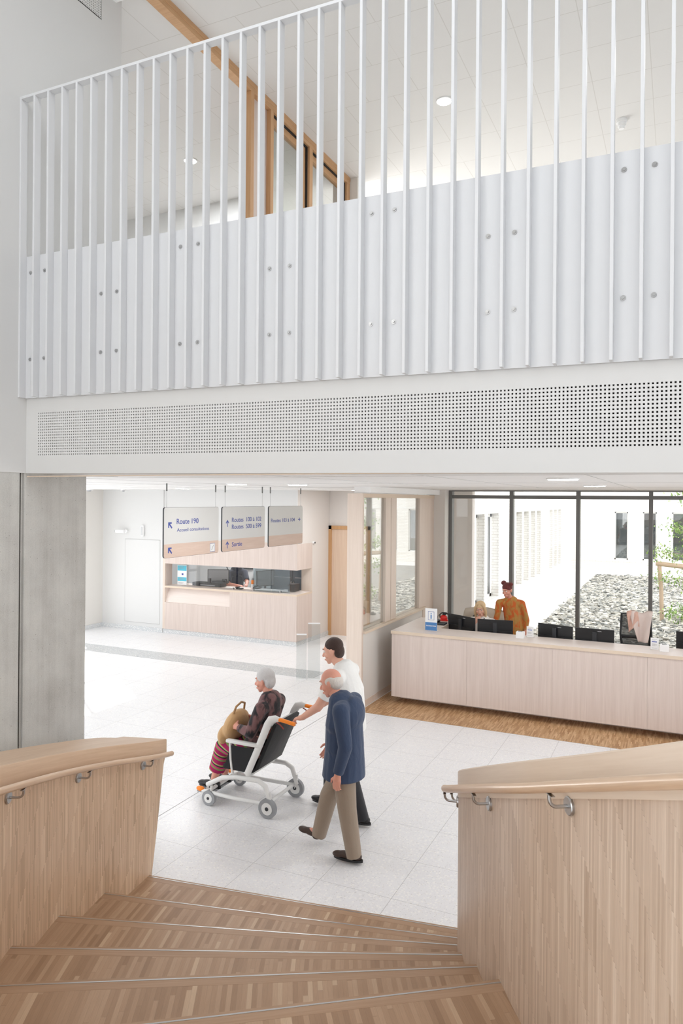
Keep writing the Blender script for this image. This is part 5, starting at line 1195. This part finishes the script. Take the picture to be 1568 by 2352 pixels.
leg(b, V(-2.58, 12.34, .88), V(-2.58, 12.32, .47), V(-2.58, 12.36, .09)); leg(b, V(-2.42, 12.38, .88), V(-2.42, 12.36, .47), V(-2.42, 12.4, .09)); body = b.done('body', M['skin2'], t, .005, 5); face(t, body, hc, HR, .98, (84, 40, 32))
b = Blob(); g = lambda x, y, z: hc+HR @ V(x, y, z); b.ell(g(0, -.02, .05), (.083, .096, .082), HR); b.ell(g(.07, -.04, .115), (.045, .045, .04), HR); b.ell(g(-.07, -.02, .105), (.045, .045, .036), HR); b.done('hair', fabric('dark_red_hair', (112, 52, 48), None, 50, .5), t, .005, 4)
b = Blob(); b.limb(V(-2.56, 12.3, 1.40), V(-2.53, 12.34, 1.16), .09, .118, flat=((1, .2, 0), 1.4)); b.limb(V(-2.53, 12.34, 1.16), V(-2.5, 12.36, .92), .115, .142, flat=((1, .2, 0), 1.3)); b.limb(V(-2.5, 12.36, .92), V(-2.5, 12.36, .5), .142, .16, e1=0, flat=((1, .2, 0), 1.25))
for a, c, d in ((shA, elA, wrA), (shB, elB, wrB)): b.limb(V(-2.56, 12.3, 1.385), a, .075, .062); b.limb(a, c, .062, .05); b.limb(c, c.lerp(d, .7), .05, .038, e1=0)
b.done('dress', fabric('orange_knit_cloth', (206, 102, 44), (186, 140, 72), 16, .5), t, .007, 5)
for x, y in ((-2.58, 12.36), (-2.42, 12.4)): shoe(t, (x, y, .08), (-.3, -1, 0), bk)
# ---- 7. guard in the booth
t = T('person', (-9.45, 14.7, 0), 'security guard in a dark navy polo shirt leaning on the counter inside the booth', 'person')
hc = V(-9.32, 14.42, 1.60); HR = frame((.75, -.55, -.45), (.3, -.2, 1))
b = Blob(); head(b, hc, HR, 1.0); b.limb(hc+V(-.03, .02, -.07), V(-9.40, 14.47, 1.44), .052, .06); b.limb(V(-9.42, 14.48, 1.40), V(-9.52, 14.6, 1.15), .1, .13, flat=((.6, .8, 0), 1.4)); b.limb(V(-9.52, 14.6, 1.15), V(-9.55, 14.65, .9), .13, .12, flat=((.6, .8, 0), 1.25))
shA, elA, wrA = V(-9.52, 14.30, 1.32), V(-9.42, 14.12, 1.10), V(-9.12, 14.05, 1.10); shB, elB, wrB = V(-9.26, 14.56, 1.34), V(-9.08, 14.4, 1.14), V(-8.95, 14.18, 1.12)
b.chain([shA, elA, wrA], [.056, .047, .03]); b.chain([shB, elB, wrB], [.056, .047, .03]); b.limb(V(-9.41, 14.46, 1.36), shA, .085, .062); b.limb(V(-9.41, 14.46, 1.36), shB, .085, .062)
hand(b, wrA, (1, .1, -.02), (0, 0, -1), (0, 1, .2), .7); hand(b, wrB, (.5, -.9, -.02), (0, 0, -1), (-1, -.4, .2), .7)
leg(b, V(-9.62, 14.62, .88), V(-9.62, 14.64, .46), V(-9.62, 14.66, .09)); leg(b, V(-9.47, 14.72, .88), V(-9.47, 14.72, .46), V(-9.47, 14.74, .09)); body = b.done('body', M['skin2'], t, .006, 4); face(t, body, hc, HR, 1, (70, 56, 46))
b = Blob(); g = lambda x, y, z: hc+HR @ V(x, y, z); b.ell(g(0, -.025, .05), (.08, .093, .08), HR); b.done('hair', fabric('short_brown_hair', (92, 74, 62), None, 50, .3), t, .006, 3)
b = Blob(); b.limb(V(-9.41, 14.47, 1.42), V(-9.52, 14.6, 1.15), .115, .155, flat=((.6, .8, 0), 1.35)); b.limb(V(-9.52, 14.6, 1.15), V(-9.55, 14.65, .85), .155, .15, e1=0, flat=((.6, .8, 0), 1.2))
for a, c in ((shA, elA), (shB, elB)): b.limb(V(-9.41, 14.46, 1.37), a, .1, .085); b.limb(a, a.lerp(c, .8), .085, .072, e1=0)
b.done('polo_shirt', fabric('navy_polo_cloth', (38, 44, 62), None, 9, .35), t, .007, 5)
m = MB(); m.sphere((-9.535, 14.225, 1.30), .03, (1, .35, .8)); t.part('sleeve_badge', m, M['grey'], smooth=60)
b = Blob(); b.ell(V(-9.55, 14.67, .88), (.15, .15, .1)); b.limb(V(-9.62, 14.62, .86), V(-9.62, 14.66, .08), .1, .065, e1=0); b.limb(V(-9.47, 14.72, .86), V(-9.47, 14.74, .08), .1, .065, e1=0); b.done('trousers', fabric('dark_uniform_cloth', (44, 46, 54), None, 8, .3), t, .01, 4)
for x, y in ((-9.62, 14.66), (-9.47, 14.74)): shoe(t, (x, y, .08), (.6, -.8, 0), bk)

t.o.location.x -= .06
# ================================================================== LIGHT
w = bpy.data.worlds.new('World'); SC.world = w; w.use_nodes = True
wn = w.node_tree.nodes; wl = w.node_tree.links
bg = wn['Background']; bg.inputs[0].default_value = (.93, .96, 1, 1); bg.inputs[1].default_value = WORLD
def area(name, loc, size, power, rot=(0, 0, 0), col=(.96, .98, 1), shape='DISK', spread=180):
    l = bpy.data.lights.new(name, 'AREA'); l.shape = shape; l.size = size; l.energy = power; l.color = col; l.spread = R(spread)
    o = bpy.data.objects.new(name, l); COL.objects.link(o); o.location = loc; o.rotation_euler = rot; return o
for (x, y), k in zip(LOW, (.3, .9, .8, .6, .25, 3.4, .7, 1.6)): area('lamp_lower', (x, y, 3.268), .24, LOWP*k)
for x in (-5.911, -2.414, 1.1):  # rightmost is unseen and has no fitting, added to light the upper floor
    area('lamp_upper', (x, 7.833, 7.575), .15, UPP*(5.5 if x < -5 else 1.2))
sn = bpy.data.lights.new('sun', 'SUN'); sn.energy = SUNP; sn.angle = R(.6); sn.color = (1, .97, .92)
so = bpy.data.objects.new('sun', sn); COL.objects.link(so)
dv = Vector((.81*.9, -.58*.9, -.42)).normalized(); so.rotation_euler = dv.to_track_quat('-Z', 'Y').to_euler()
SC.view_settings.view_transform = 'Standard'; SC.view_settings.look = 'None'; SC.view_settings.gamma = 1; SC.view_settings.use_curve_mapping = False
SC.view_settings.exposure = EXPO
SC.cycles.max_bounces = 10; SC.cycles.diffuse_bounces = 6; SC.cycles.transparent_max_bounces = 16; SC.cycles.glossy_bounces = 4
SC.cycles.sample_clamp_indirect = 6; SC.cycles.use_denoising = True; SC.cycles.caustics_reflective = False; SC.cycles.caustics_refractive = False

for o in list(bpy.data.objects):
    if o.parent is None and 'label' in o and 'group' not in o:
        k = o.name.split('.')[0]; z = o.location.z; y = o.location.y
        gname = {'ceiling_light': 'recessed lights in the lower ceiling' if z < 5 else 'recessed lights in the upper ceiling', 'hanging_sign': 'hanging direction signs over the hall',
                 'monitor': 'monitors on the reception desk' if y < 13 else 'monitors in the security booth', 'office_chair': 'office chairs behind the reception desk', 'card_holder': 'card holders on the reception desk',
                 'payment_terminal': 'small white boxes on the reception desk', 'handrail': 'handrails of the stair', 'stair_parapet': 'walls beside the stair'}.get(k)
        if gname: o['group'] = gname
